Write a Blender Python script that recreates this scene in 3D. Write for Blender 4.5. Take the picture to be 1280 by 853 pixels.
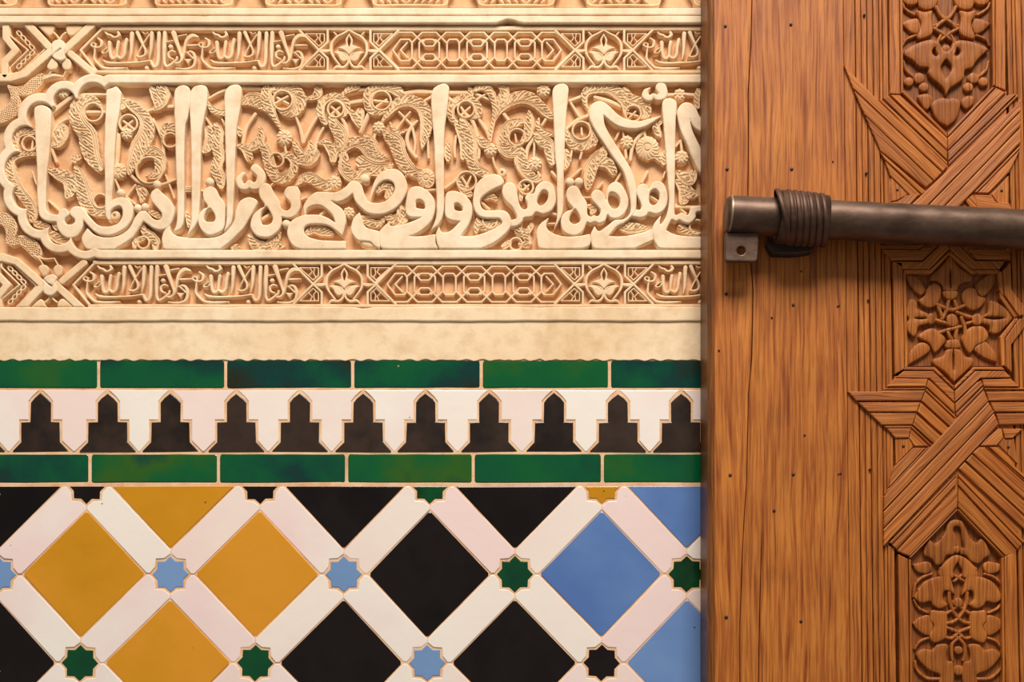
import bpy, math, random
import numpy as np

for _o in list(bpy.data.objects):
    bpy.data.objects.remove(_o)
SC = bpy.context.scene
COL = SC.collection
random.seed(7)
RNG = np.random.default_rng(11)

# ------------------------------------------------------------------ camera, light, exposure
D = 1.5                 # camera distance to the back plane of the carving (y = 0)
FPX = 1000 * (D - .012)  # focal length in pixels of a 1280 wide frame
CX, CY, ZC = 640.0, 800.0, 1.25   # the lens axis meets the wall here (pixels) / its height
cam_d = bpy.data.cameras.new('camera')
cam = bpy.data.objects.new('camera', cam_d)
COL.objects.link(cam)
cam.location = (0, -D, ZC)
cam.rotation_euler = (math.pi / 2, 0, 0)
cam_d.sensor_width = 36
cam_d.lens = 36 * FPX / 1280
cam_d.shift_x = 0
cam_d.shift_y = (CY - 426.5) / 1280
cam_d.clip_start = .01
SC.camera = cam

world = bpy.data.worlds.new('World')
SC.world = world
world.use_nodes = True
_bg = world.node_tree.nodes['Background']
_bg.inputs[0].default_value = (1.0, .93, .85, 1)
_bg.inputs[1].default_value = .22


def area(name, loc, target, size, power, col):
    ld = bpy.data.lights.new(name, 'AREA')
    ld.shape = 'RECTANGLE'
    ld.size, ld.size_y = size
    ld.energy = power
    ld.color = col
    o = bpy.data.objects.new(name, ld)
    COL.objects.link(o)
    o.location = loc
    d = np.array(target) - np.array(loc)
    from mathutils import Vector
    o.rotation_euler = Vector(d).to_track_quat('-Z', 'Y').to_euler()
    return o


area('courtyard_light', (.30, -2.2, 4.4), (.05, 0, 1.45), (1.8, 1.2), 180, (1, .94, .87))
SC.view_settings.view_transform = 'Standard'
SC.view_settings.look = 'None'
SC.view_settings.gamma = 1
SC.view_settings.use_curve_mapping = False
SC.view_settings.exposure = 0.0


# ------------------------------------------------------------------ coordinates
def W(px, py, d):
    """point at depth d (metres in front of the back plane) seen at photo pixel px, py"""
    k = (D - d) / FPX
    return ((px - CX) * k, -d, ZC + (CY - py) * k)


CROPS = {}
for i, x0 in enumerate((0, 150, 300, 450, 590, 720)):
    CROPS['U%d' % (i + 1)] = (x0, 90, 8.0)
    CROPS['L%d' % (i + 1)] = (x0, 215, 8.0)
CROPS.update(A=(0, 0, 4.), B=(280, 0, 4.), C=(570, 0, 4.), D=(0, 190, 4.), E=(280, 190, 4.), F=(570, 190, 4.),
             M1=(0, 0, 10.667), M2=(100, 28, 8.533), M3=(230, 28, 8.533), M4=(370, 28, 8.533), M5=(0, 270, 6.094),
             M6=(90, 320, 8.), G1=(1040, 0, 3.554), G2=(1040, 200, 3.554), G3=(1040, 410, 3.554), G4=(1040, 613, 3.554),
             H1=(1100, 0, 7.111), H2=(1040, 70, 7.111), H3=(1120, 130, 7.111), H4=(1100, 300, 7.111),
             H5=(1100, 380, 7.111), H6=(1050, 460, 5.565), H7=(1090, 580, 6.095), H8=(1090, 713, 6.095), P=(0, 0, 1.))


def cv(crop, pts):
    x0, y0, s = CROPS[crop]
    out = []
    for p in pts:
        q = [x0 + p[0] / s, y0 + p[1] / s]
        if len(p) > 2:
            q.append(p[2] if p[2] == 'c' else p[2] / s)
        out.append(tuple(q))
    return out


def smooth_poly(pts, n=5):
    """closed Catmull-Rom, 'c' marks corners"""
    N = len(pts)
    out = []
    P = [np.array(p[:2], float) for p in pts]
    corner = [len(p) > 2 for p in pts]
    for i in range(N):
        p1, p2 = P[i], P[(i + 1) % N]
        L = np.linalg.norm(p2 - p1)
        p0 = P[i - 1] if not corner[i] else p1 - (p2 - p1)
        p3 = P[(i + 2) % N] if not corner[(i + 1) % N] else p2 + (p2 - p1)
        m1 = (p2 - p0) / 2
        m2 = (p3 - p1) / 2
        for m in (m1, m2):
            l = np.linalg.norm(m)
            if l > L * 1.2:
                m *= L * 1.2 / l
        for k in range(n):
            t = k / n
            h = (2 * t**3 - 3 * t**2 + 1) * p1 + (t**3 - 2 * t**2 + t) * m1 + (-2 * t**3 + 3 * t**2) * p2 + (t**3 - t**2) * m2
            out.append(h)
    return np.array(out)


def smooth_line(pts, n=5, closed=False):
    P = np.array(pts, float)
    if len(P) == 2 and not closed:
        return P
    if closed:
        P = np.vstack([P, P[:1]])
    out = []
    M = len(P)
    for i in range(M - 1):
        p1, p2 = P[i], P[i + 1]
        p0 = P[i - 1] if i > 0 else (P[M - 2] if closed else p1)
        p3 = P[i + 2] if i + 2 < M else (P[1] if closed else p2)
        for k in range(n):
            t = k / n
            out.append(.5 * ((2 * p1) + (p2 - p0) * t + (2 * p0 - 5 * p1 + 4 * p2 - p3) * t * t + (3 * p1 - p0 - 3 * p2 + p3) * t**3))
    out.append(P[-1])
    return np.array(out)


# ------------------------------------------------------------------ signed distance relief engine
def sd_poly(X, Y, poly):
    d2 = np.full(X.shape, 1e9)
    ins = np.zeros(X.shape, bool)
    n = len(poly)
    for i in range(n):
        ax, ay = poly[i]
        bx, by = poly[(i + 1) % n]
        ex, ey = bx - ax, by - ay
        wx, wy = X - ax, Y - ay
        t = np.clip((wx * ex + wy * ey) / (ex * ex + ey * ey + 1e-12), 0, 1)
        dx, dy = wx - ex * t, wy - ey * t
        np.minimum(d2, dx * dx + dy * dy, out=d2)
        if ay != by:
            c = ((ay > Y) != (by > Y)) & (X < (bx - ax) * (Y - ay) / (by - ay) + ax)
            ins ^= c
    d = np.sqrt(d2)
    return np.where(ins, d, -d)


def sd_line(X, Y, line, want=False):
    """line rows x, y, width -> signed distance (+ inside), arc length, lateral, radius"""
    best = np.full(X.shape, -1e9)
    if want:
        U = np.zeros(X.shape); S = np.zeros(X.shape); R = np.ones(X.shape)
    acc = 0.
    for i in range(len(line) - 1):
        ax, ay, aw = line[i]
        bx, by, bw = line[i + 1]
        ex, ey = bx - ax, by - ay
        L2 = ex * ex + ey * ey + 1e-12
        L = math.sqrt(L2)
        wx, wy = X - ax, Y - ay
        t = np.clip((wx * ex + wy * ey) / L2, 0, 1)
        dx, dy = wx - ex * t, wy - ey * t
        r = (aw + (bw - aw) * t) / 2
        v = r - np.sqrt(dx * dx + dy * dy)
        m = v > best
        best = np.where(m, v, best)
        if want:
            cr = (wx * ey - wy * ex) / L
            U = np.where(m, acc + t * L, U)
            S = np.where(m, cr, S)
            R = np.where(m, r, R)
        acc += L
    if want:
        return best, U, S, R
    return best


WALK = []
for case in range(16):
    ins = [(case >> k) & 1 for k in range(4)]
    w = []
    for k in range(4):
        if ins[k]:
            w.append(k)
        if ins[k] != ins[(k + 1) % 4]:
            w.append(4 + k)
    WALK.append(w)


def link_mesh(name, verts, loops, starts, mat, parent=None, smooth=True, uv=None):
    me = bpy.data.meshes.new(name)
    me.vertices.add(len(verts))
    me.vertices.foreach_set('co', np.asarray(verts, np.float32).ravel())
    me.loops.add(len(loops))
    me.loops.foreach_set('vertex_index', np.asarray(loops, np.int32))
    me.polygons.add(len(starts))
    me.polygons.foreach_set('loop_start', np.asarray(starts, np.int32))
    if smooth is not None:
        me.polygons.foreach_set('use_smooth', np.full(len(starts), bool(smooth)))
    me.update(calc_edges=True)
    me.validate()
    if mat:
        me.materials.append(mat)
    o = bpy.data.objects.new(name, me)
    COL.objects.link(o)
    if parent:
        o.parent = parent
        o.matrix_parent_inverse = parent.matrix_world.inverted() if False else o.matrix_parent_inverse
    return o


def mesh_field(name, xs, ys, F, H, top, base, mat, parent, skirt=True):
    """xs, ys pixel grid; F signed distance; H height offset below top in metres (<=0)"""
    ny, nx = F.shape
    ins = F > 0
    case = (ins[:-1, :-1] * 1 + ins[:-1, 1:] * 2 + ins[1:, 1:] * 4 + ins[1:, :-1] * 8)
    cid = np.full(F.shape, -1, np.int64)
    k = (D - top) / FPX
    vx, vy, vz = [], [], []
    n = int(ins.sum())
    if n == 0:
        return None
    cid[ins] = np.arange(n)
    XX, YY = np.meshgrid(xs, ys)
    px = [XX[ins]]; py = [YY[ins]]; hh = [H[ins]]
    # horizontal edges
    he = ins[:, :-1] != ins[:, 1:]
    hid = np.full(he.shape, -1, np.int64)
    m = int(he.sum())
    hid[he] = n + np.arange(m)
    a, b = F[:, :-1][he], F[:, 1:][he]
    t = np.clip(a / (a - b), .02, .98)
    px.append(XX[:, :-1][he] + t * (xs[1] - xs[0])); py.append(YY[:, :-1][he])
    hh.append(np.where(ins[:, :-1][he], H[:, :-1][he] , H[:, 1:][he]) - EDGE_DROP)
    ve = ins[:-1, :] != ins[1:, :]
    vid = np.full(ve.shape, -1, np.int64)
    m2 = int(ve.sum())
    vid[ve] = n + m + np.arange(m2)
    a, b = F[:-1, :][ve], F[1:, :][ve]
    t = np.clip(a / (a - b), .02, .98)
    px.append(XX[:-1, :][ve]); py.append(YY[:-1, :][ve] + t * (ys[1] - ys[0]))
    hh.append(np.where(ins[:-1, :][ve], H[:-1, :][ve], H[1:, :][ve]) - EDGE_DROP)
    px = np.concatenate(px); py = np.concatenate(py); hh = np.concatenate(hh)
    nodes = [cid[:-1, :-1], cid[:-1, 1:], cid[1:, 1:], cid[1:, :-1], hid[:-1, :], vid[:, 1:], hid[1:, :], vid[:, :-1]]
    loops, counts, segs = [], [], []
    for c in range(1, 16):
        mk = case == c
        if not mk.any():
            continue
        w = WALK[c]
        arr = np.stack([nodes[q][mk] for q in w[::-1]], 1)   # reversed: faces the viewer (-Y)
        loops.append(arr.ravel()); counts.append(np.full(len(arr), len(w)))
        for i in range(len(w)):
            q, r = w[i], w[(i + 1) % len(w)]
            if q >= 4 and r >= 4:
                segs.append(np.stack([nodes[q][mk], nodes[r][mk]], 1))
    loops = np.concatenate(loops); counts = np.concatenate(counts)
    nv = len(px)
    V = np.stack([(px - CX) * k, -(top + hh), ZC + (CY - py) * k], 1)
    if skirt and segs:
        segs = np.concatenate(segs)
        ne = n
        rim = V[n:]
        low = rim.copy(); low[:, 1] = -base
        V = np.concatenate([V, rim, low])
        a = segs[:, 0] - ne; b = segs[:, 1] - ne
        nr = len(rim)
        q = np.stack([nv + a, nv + b, nv + nr + b, nv + nr + a], 1)
        loops = np.concatenate([loops, q.ravel()])
        counts = np.concatenate([counts, np.full(len(q), 4)])
    starts = np.concatenate([[0], np.cumsum(counts)[:-1]])
    return link_mesh(name, V, loops, starts, mat, parent)


EDGE_DROP = .0005


def bevel(s, r, depth):
    """height (m, <=0) for distance s px inside the edge; r px, depth m"""
    q = np.clip(s / r, 0, 1)
    return -depth * (1 - np.sqrt(1 - (1 - q)**2))


def relief(name, prims, top, base, mat, parent, res=.7, br=1.6, bd=.0014, dome=0., deco=None, holes=(), label=None, clip=None, rad=None):
    """prims: ('p', pts) polygon, ('l', pts) stroke, in photo pixels. union. holes likewise subtracted"""
    if base <= .0006:
        base = -.0045
    gl = []
    for kind, pts in prims:
        g = smooth_poly(pts) if kind == 'p' else (np.array(pts, float) if kind in 'qs' else smooth_line(pts, closed=kind == 'o'))
        gl.append((kind, g))
    x0 = min((g[:, 0] - (g[:, 2] / 2 if g.shape[1] > 2 else 0)).min() for _, g in gl) - 2 * res
    x1 = max((g[:, 0] + (g[:, 2] / 2 if g.shape[1] > 2 else 0)).max() for _, g in gl) + 2 * res
    y0 = min((g[:, 1] - (g[:, 2] / 2 if g.shape[1] > 2 else 0)).min() for _, g in gl) - 2 * res
    y1 = max((g[:, 1] + (g[:, 2] / 2 if g.shape[1] > 2 else 0)).max() for _, g in gl) + 2 * res
    if clip:
        x0 = max(x0, clip[0]); y0 = max(y0, clip[1]); x1 = min(x1, clip[2]); y1 = min(y1, clip[3])
        if x1 - x0 < 2 * res or y1 - y0 < 2 * res:
            return None
    xs = np.arange(x0, x1 + res, res); ys = np.arange(y0, y1 + res, res)
    X, Y = np.meshgrid(xs, ys)
    F = np.full(X.shape, -9.)
    U = np.zeros(X.shape); S = np.zeros(X.shape); R = np.ones(X.shape)
    for kind, g in gl:
        if kind in 'pq':
            F = np.maximum(F, sd_poly(X, Y, g[:, :2]))
        elif deco:
            f, u, s, r = sd_line(X, Y, g, True)
            m = f > F
            F = np.where(m, f, F); U = np.where(m, u, U); S = np.where(m, s, S); R = np.where(m, r, R)
        else:
            F = np.maximum(F, sd_line(X, Y, g))
    for kind, pts in holes:
        g = smooth_poly(pts) if kind == 'p' else (np.array(pts, float) if kind in 'qs' else smooth_line(pts, closed=kind == 'o'))
        h = sd_poly(X, Y, g[:, :2]) if kind in 'pq' else sd_line(X, Y, g)
        F = np.minimum(F, -h)
    if clip:
        F = np.minimum(F, np.minimum(np.minimum(X - clip[0] - .2, clip[2] - X - .2), np.minimum(Y - clip[1] - .2, clip[3] - Y - .2)))
    if deco == 'leaf':
        F = F + .55 * (np.abs(np.sin(U * math.pi / 8.)) - .5) * np.clip(R / 4, 0, 1)
    H = bevel(F, br, bd)
    if dome:
        H = H - dome * (1 - np.clip(F / (rad or F.max() + 1e-6), 0, 1))**2
    if deco == 'leaf':
        q = S / R
        rim = q > .42
        P = 4.9
        ribs = .5 + .5 * np.cos(2 * math.pi * (U - 1.1 * (q * R) * .9) / P)
        groove = ribs**1.3
        cell = 14.7
        du = ((U - 1.1 * q * R * .9 + cell / 2) % cell) - cell / 2
        ds = (q + .35) * R
        dd = np.abs(du) + np.abs(ds) * .75
        big = R > 4.2
        groove = np.where((dd < 5.0) & big & ~rim, np.where(dd < 1.8, 1.7, np.where(dd > 4.0, 1.0, 0)), groove)
        edge = np.exp(-((q - .50) * R / .62)**2) + .8 * np.exp(-((q - .76) * R / .5)**2) * (R > 3)
        groove = np.where(rim, 0, groove * np.clip((.40 - q) * R / 1.0, 0, 1))
        H = H - .0017 * (groove + edge) * np.clip(F / .8, 0, 1)
    elif deco == 'net':
        a = (U + S) / 3.6; b = (U - S) / 3.6
        pit = np.clip(np.sin(a * math.pi) * np.sin(b * math.pi), -1, 1)
        H = H - .0022 * np.clip(np.abs(pit) * 1.6 - .55, 0, 1) * (F > .9)
    elif deco == 'wood':
        H = H - .0007 * (np.abs(S) / R)**2
    o = mesh_field(name, xs, ys, F, H, top, base, mat, parent)
    if o and label:
        o['label'] = label
    return o


def rosette(name, cx, cy, r, top, base, mat, parent, petals=14, ring=False, res=.5):
    xs = np.arange(cx - r - 1.5, cx + r + 1.5, res); ys = np.arange(cy - r - 1.5, cy + r + 1.5, res)
    X, Y = np.meshgrid(xs, ys)
    rr = np.hypot(X - cx, Y - cy); an = np.arctan2(Y - cy, X - cx)
    F = r - rr + .4 * np.cos(an * petals)
    base = -.0045 if base <= .0006 else base
    H = bevel(F, r * .7, .003)
    if petals and r > 3:
        H = H - .0012 * (.5 + .5 * np.cos(an * petals * 1.0 + rr * .5))**2 * np.clip(rr / r * 1.6 - .3, 0, 1) * np.clip(F, 0, 1)
        H = H - .0012 * np.exp(-((rr - r * .32) / .7)**2)
    if ring:
        H = H - .003 * (rr < r * .28)
    return mesh_field(name, xs, ys, F, H, top, base, mat, parent)


def dome(name, cx, cy, r, top, base, mat, parent, h=.004, res=.5):
    xs = np.arange(cx - r - 1.5, cx + r + 1.5, res); ys = np.arange(cy - r - 1.5, cy + r + 1.5, res)
    X, Y = np.meshgrid(xs, ys)
    F = r - np.hypot(X - cx, Y - cy)
    base = -.0045 if base <= .0006 else base
    return mesh_field(name, xs, ys, F, bevel(F, r, h), top, base, mat, parent)


# ------------------------------------------------------------------ slab engine (tiles, strips, planks)
def offset_poly(P, d):
    """inset closed polygon by d; any winding; positive = inward"""
    n = len(P)
    A = 0
    for i in range(n):
        A += P[i][0] * P[(i + 1) % n][1] - P[(i + 1) % n][0] * P[i][1]
    sg = 1 if A > 0 else -1
    out = []
    for i in range(n):
        a, b, c = P[i - 1], P[i], P[(i + 1) % n]
        e1 = (b[0] - a[0], b[1] - a[1]); e2 = (c[0] - b[0], c[1] - b[1])
        l1 = math.hypot(*e1) or 1; l2 = math.hypot(*e2) or 1
        n1 = (-e1[1] / l1 * sg, e1[0] / l1 * sg); n2 = (-e2[1] / l2 * sg, e2[0] / l2 * sg)
        bx, by = n1[0] + n2[0], n1[1] + n2[1]
        q = bx * n1[0] + by * n1[1]
        q = max(q, .35)
        out.append((b[0] + bx / q * d, b[1] + by / q * d))
    return out


def slab(name, pts, top, base, mat, parent, bev=.8, bz=.0007, label=None, grain=None, tilt=0., segs=2, jitter=0., smooth=False, crown=0.):
    """pts in photo pixels at depth top. Bevelled prism. grain = direction (dx, dy) for the wood figure"""
    P = [(p[0] + RNG.uniform(-jitter, jitter), p[1] + RNG.uniform(-jitter, jitter)) for p in pts]
    A = sum(P[i][0] * P[(i + 1) % len(P)][1] - P[(i + 1) % len(P)][0] * P[i][1] for i in range(len(P)))
    if A > 0:
        P = P[::-1]
    n = len(P)
    rings = []
    for s in range(segs + 1):
        a = s / segs * math.pi / 2
        rings.append((offset_poly(P, bev * (1 - math.cos(a))), top - bz * (1 - math.sin(a))))
    k = (D - top) / FPX
    cx = sum(p[0] for p in P) / n; cy = sum(p[1] for p in P) / n
    tx, ty = RNG.uniform(-tilt, tilt), RNG.uniform(-tilt, tilt)
    V, UVp = [], []
    rings = [(P, base)] + rings
    for j, (R, z) in enumerate(rings):
        for (x, y) in R:
            zz = z + (((x - cx) * tx + (y - cy) * ty) * .001 if j else 0)
            V.append(((x - CX) * k, -zz, ZC + (CY - y) * k)); UVp.append((x, y))
    loops, starts = [], []
    for j in range(len(rings) - 1):
        for i in range(n):
            a, b = j * n + i, j * n + (i + 1) % n
            starts.append(len(loops)); loops += [a, b, b + n, a + n]
    starts.append(len(loops))
    t0 = (len(rings) - 1) * n
    loops += [t0 + i for i in range(n)]
    o = link_mesh(name, V, loops, starts, mat, parent, smooth=smooth)
    if grain is not None:
        if grain == 'auto':
            e = max(((P[(i + 1) % n][0] - P[i][0], P[(i + 1) % n][1] - P[i][1]) for i in range(n)), key=lambda e: math.hypot(*e))
        else:
            e = grain
        l = math.hypot(*e); e = (e[0] / l, e[1] / l)
        ox, oy = random.random() * 30, random.random() * 30
        me = o.data
        uvl = me.uv_layers.new(name='grain')
        vi = np.empty(len(me.loops), np.int32); me.loops.foreach_get('vertex_index', vi)
        uvp = np.array(UVp)[vi]
        al = (uvp[:, 0] * e[0] + uvp[:, 1] * e[1]) / 100 + ox
        ac = (-uvp[:, 0] * e[1] + uvp[:, 1] * e[0]) / 100 + oy
        uvl.data.foreach_set('uv', np.stack([ac, al], 1).astype(np.float32).ravel())
    if label:
        o['label'] = label
    return o


def empty(name, loc=(0, 0, 0), label=None, cat=None, kind=None, group=None):
    o = bpy.data.objects.new(name, None)
    COL.objects.link(o)
    if label: o['label'] = label
    if cat: o['category'] = cat
    if kind: o['kind'] = kind
    if group: o['group'] = group
    return o


# ------------------------------------------------------------------ materials
def srgb(r, g, b):
    f = lambda c: (c / 12.92 if c <= .04045 else ((c + .055) / 1.055)**2.4)
    return (f(r / 255), f(g / 255), f(b / 255), 1)


def new_mat(name):
    m = bpy.data.materials.new(name)
    m.use_nodes = True
    nt = m.node_tree
    return m, nt, nt.nodes['Principled BSDF'], nt.links


def N(nt, t, **kw):
    n = nt.nodes.new(t)
    for k, v in kw.items():
        if k in n.inputs:
            n.inputs[k].default_value = v
        else:
            setattr(n, k, v)
    return n


def ramp(nt, stops):
    r = nt.nodes.new('ShaderNodeValToRGB')
    el = r.color_ramp.elements
    while len(el) < len(stops):
        el.new(.5)
    for e, (p, c) in zip(el, stops):
        e.position = p; e.color = c
    return r


def plaster(name, c1, c2, c3, bump=.25, rough=.85, scale=1.):
    m, nt, b, lk = new_mat(name)
    tc = N(nt, 'ShaderNodeNewGeometry')
    n1 = N(nt, 'ShaderNodeTexNoise', Scale=9. * scale, Detail=6., Roughness=.6)
    lk.new(tc.outputs['Position'], n1.inputs['Vector'])
    r = ramp(nt, [(.32, c1), (.5, c2), (.7, c3)])
    lk.new(n1.outputs['Fac'], r.inputs['Fac'])
    # fine pores
    n2 = N(nt, 'ShaderNodeTexNoise', Scale=350., Detail=4., Roughness=.7)
    lk.new(tc.outputs['Position'], n2.inputs['Vector'])
    n3 = N(nt, 'ShaderNodeTexNoise', Scale=55., Detail=5., Roughness=.6)
    lk.new(tc.outputs['Position'], n3.inputs['Vector'])
    mx = N(nt, 'ShaderNodeMixRGB', blend_type='MULTIPLY')
    mx.inputs[0].default_value = .5
    lk.new(r.outputs[0], mx.inputs[1])
    r2 = ramp(nt, [(.3, (.72, .62, .52, 1)), (.55, (1, 1, 1, 1))])
    lk.new(n3.outputs['Fac'], r2.inputs['Fac'])
    lk.new(r2.outputs[0], mx.inputs[2])
    lk.new(mx.outputs[0], b.inputs['Base Color'])
    b.inputs['Roughness'].default_value = rough
    b.inputs['Specular IOR Level'].default_value = .25
    ad = N(nt, 'ShaderNodeMath', operation='ADD')
    lk.new(n2.outputs['Fac'], ad.inputs[0]); lk.new(n3.outputs['Fac'], ad.inputs[1])
    bp = N(nt, 'ShaderNodeBump', Strength=bump, Distance=.0012)
    lk.new(ad.outputs[0], bp.inputs['Height'])
    lk.new(bp.outputs[0], b.inputs['Normal'])
    return m


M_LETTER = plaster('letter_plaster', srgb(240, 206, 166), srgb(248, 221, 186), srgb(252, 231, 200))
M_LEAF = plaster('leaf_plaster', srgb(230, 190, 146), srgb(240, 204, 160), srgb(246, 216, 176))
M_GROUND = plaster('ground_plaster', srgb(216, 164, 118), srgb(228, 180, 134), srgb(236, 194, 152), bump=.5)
M_BAND = plaster('band_plaster', srgb(234, 196, 152), srgb(244, 210, 168), srgb(249, 222, 184))
M_SMOOTH = plaster('smooth_plaster', srgb(236, 202, 158), srgb(245, 216, 176), srgb(250, 226, 190), bump=.18)


def glaze(name, cols, rough=.16, speck=0., noise=14., spec=.5, speckcol=(.02, .015, .01, 1), randw=.6, coat=0.):
    m, nt, b, lk = new_mat(name)
    g = N(nt, 'ShaderNodeNewGeometry')
    oi = N(nt, 'ShaderNodeObjectInfo')
    n1 = N(nt, 'ShaderNodeTexNoise', Scale=noise, Detail=4., Roughness=.55)
    n1.noise_dimensions = '4D'
    lk.new(g.outputs['Position'], n1.inputs['Vector'])
    mu = N(nt, 'ShaderNodeMath', operation='MULTIPLY'); mu.inputs[1].default_value = 37.
    lk.new(oi.outputs['Random'], mu.inputs[0]); lk.new(mu.outputs[0], n1.inputs['W'])
    mixf = N(nt, 'ShaderNodeMix'); mixf.data_type = 'FLOAT'
    mixf.inputs[0].default_value = randw * .6
    lk.new(n1.outputs['Fac'], mixf.inputs[2]); lk.new(oi.outputs['Random'], mixf.inputs[3])
    r = ramp(nt, [(.28 + .44 * i / max(1, len(cols) - 1), c) for i, c in enumerate(cols)])
    lk.new(mixf.outputs[0], r.inputs['Fac'])
    out = r.outputs[0]
    if speck:
        v = N(nt, 'ShaderNodeTexVoronoi', Scale=70.)
        lk.new(g.outputs['Position'], v.inputs['Vector'])
        sp = N(nt, 'ShaderNodeSeparateColor')
        lk.new(v.outputs['Color'], sp.inputs[0])
        th = N(nt, 'ShaderNodeMath', operation='LESS_THAN'); th.inputs[1].default_value = speck
        lk.new(sp.outputs[0], th.inputs[0])
        rd = N(nt, 'ShaderNodeMapRange'); rd.inputs[1].default_value = .05; rd.inputs[2].default_value = .11
        rd.inputs[3].default_value = 1.; rd.inputs[4].default_value = 0.
        lk.new(v.outputs['Distance'], rd.inputs[0])
        ml = N(nt, 'ShaderNodeMath', operation='MULTIPLY')
        lk.new(rd.outputs[0], ml.inputs[0]); lk.new(th.outputs[0], ml.inputs[1])
        mm = N(nt, 'ShaderNodeMixRGB')
        lk.new(ml.outputs[0], mm.inputs[0]); lk.new(out, mm.inputs[1]); mm.inputs[2].default_value = speckcol
        out = mm.outputs[0]
    lk.new(out, b.inputs['Base Color'])
    n4 = N(nt, 'ShaderNodeTexNoise', Scale=60., Detail=3.)
    lk.new(g.outputs['Position'], n4.inputs['Vector'])
    mr = N(nt, 'ShaderNodeMapRange'); mr.inputs[3].default_value = rough * .6; mr.inputs[4].default_value = rough * 1.5
    lk.new(n4.outputs['Fac'], mr.inputs[0]); lk.new(mr.outputs[0], b.inputs['Roughness'])
    b.inputs['Specular IOR Level'].default_value = spec
    n2 = N(nt, 'ShaderNodeTexNoise', Scale=38., Detail=3., Roughness=.5)
    lk.new(g.outputs['Position'], n2.inputs['Vector'])
    bp = N(nt, 'ShaderNodeBump', Strength=.35, Distance=.0012)
    lk.new(n2.outputs['Fac'], bp.inputs['Height']); lk.new(bp.outputs[0], b.inputs['Normal'])
    return m


M_GREEN = glaze('green_glaze', [srgb(38, 36, 18), srgb(4, 56, 50), srgb(0, 82, 48), srgb(6, 90, 44), srgb(48, 92, 26), srgb(0, 62, 54)], noise=9., rough=.12, randw=.45, speck=.03, speckcol=(.5, .45, .35, 1))
M_STARGREEN = glaze('deep_green_glaze', [srgb(0, 34, 10), srgb(0, 76, 38), srgb(0, 56, 34)], noise=20.)
M_BLACK = glaze('black_glaze', [srgb(8, 4, 4), srgb(16, 9, 8), srgb(24, 16, 16), srgb(10, 5, 5)], rough=.16, spec=.4, speck=.03, speckcol=(.35, .3, .25, 1))
M_MERLON = glaze('black_merlon_glaze', [srgb(22, 14, 11), srgb(58, 43, 34), srgb(30, 20, 17)], rough=.24, spec=.45, noise=26., speck=.03)  # brown mid tone paints a reflected sheen into the black glaze
M_YELLOW = glaze('ochre_glaze', [srgb(188, 130, 12), srgb(208, 142, 20), srgb(222, 150, 40)], rough=.22, speck=.14, speckcol=(.12, .07, .01, 1), noise=12.)
M_BLUE = glaze('blue_glaze', [srgb(84, 118, 178), srgb(104, 138, 192), srgb(120, 152, 200)], rough=.2, noise=7., speck=.03, randw=.5)
M_STARBLUE = glaze('pale_blue_glaze', [srgb(112, 146, 190), srgb(124, 158, 204)], rough=.2, noise=12.)
M_WHITE = glaze('white_glaze', [srgb(246, 222, 212), srgb(248, 234, 222), srgb(248, 240, 228), srgb(246, 220, 214)], rough=.2, speck=.02, noise=6., randw=.8)  # pinkish stops put the warm door's reflection into the glaze colour
M_GROUT = plaster('ochre_grout', srgb(228, 176, 130), srgb(240, 196, 154), srgb(246, 210, 174), bump=.4, scale=4)


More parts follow.
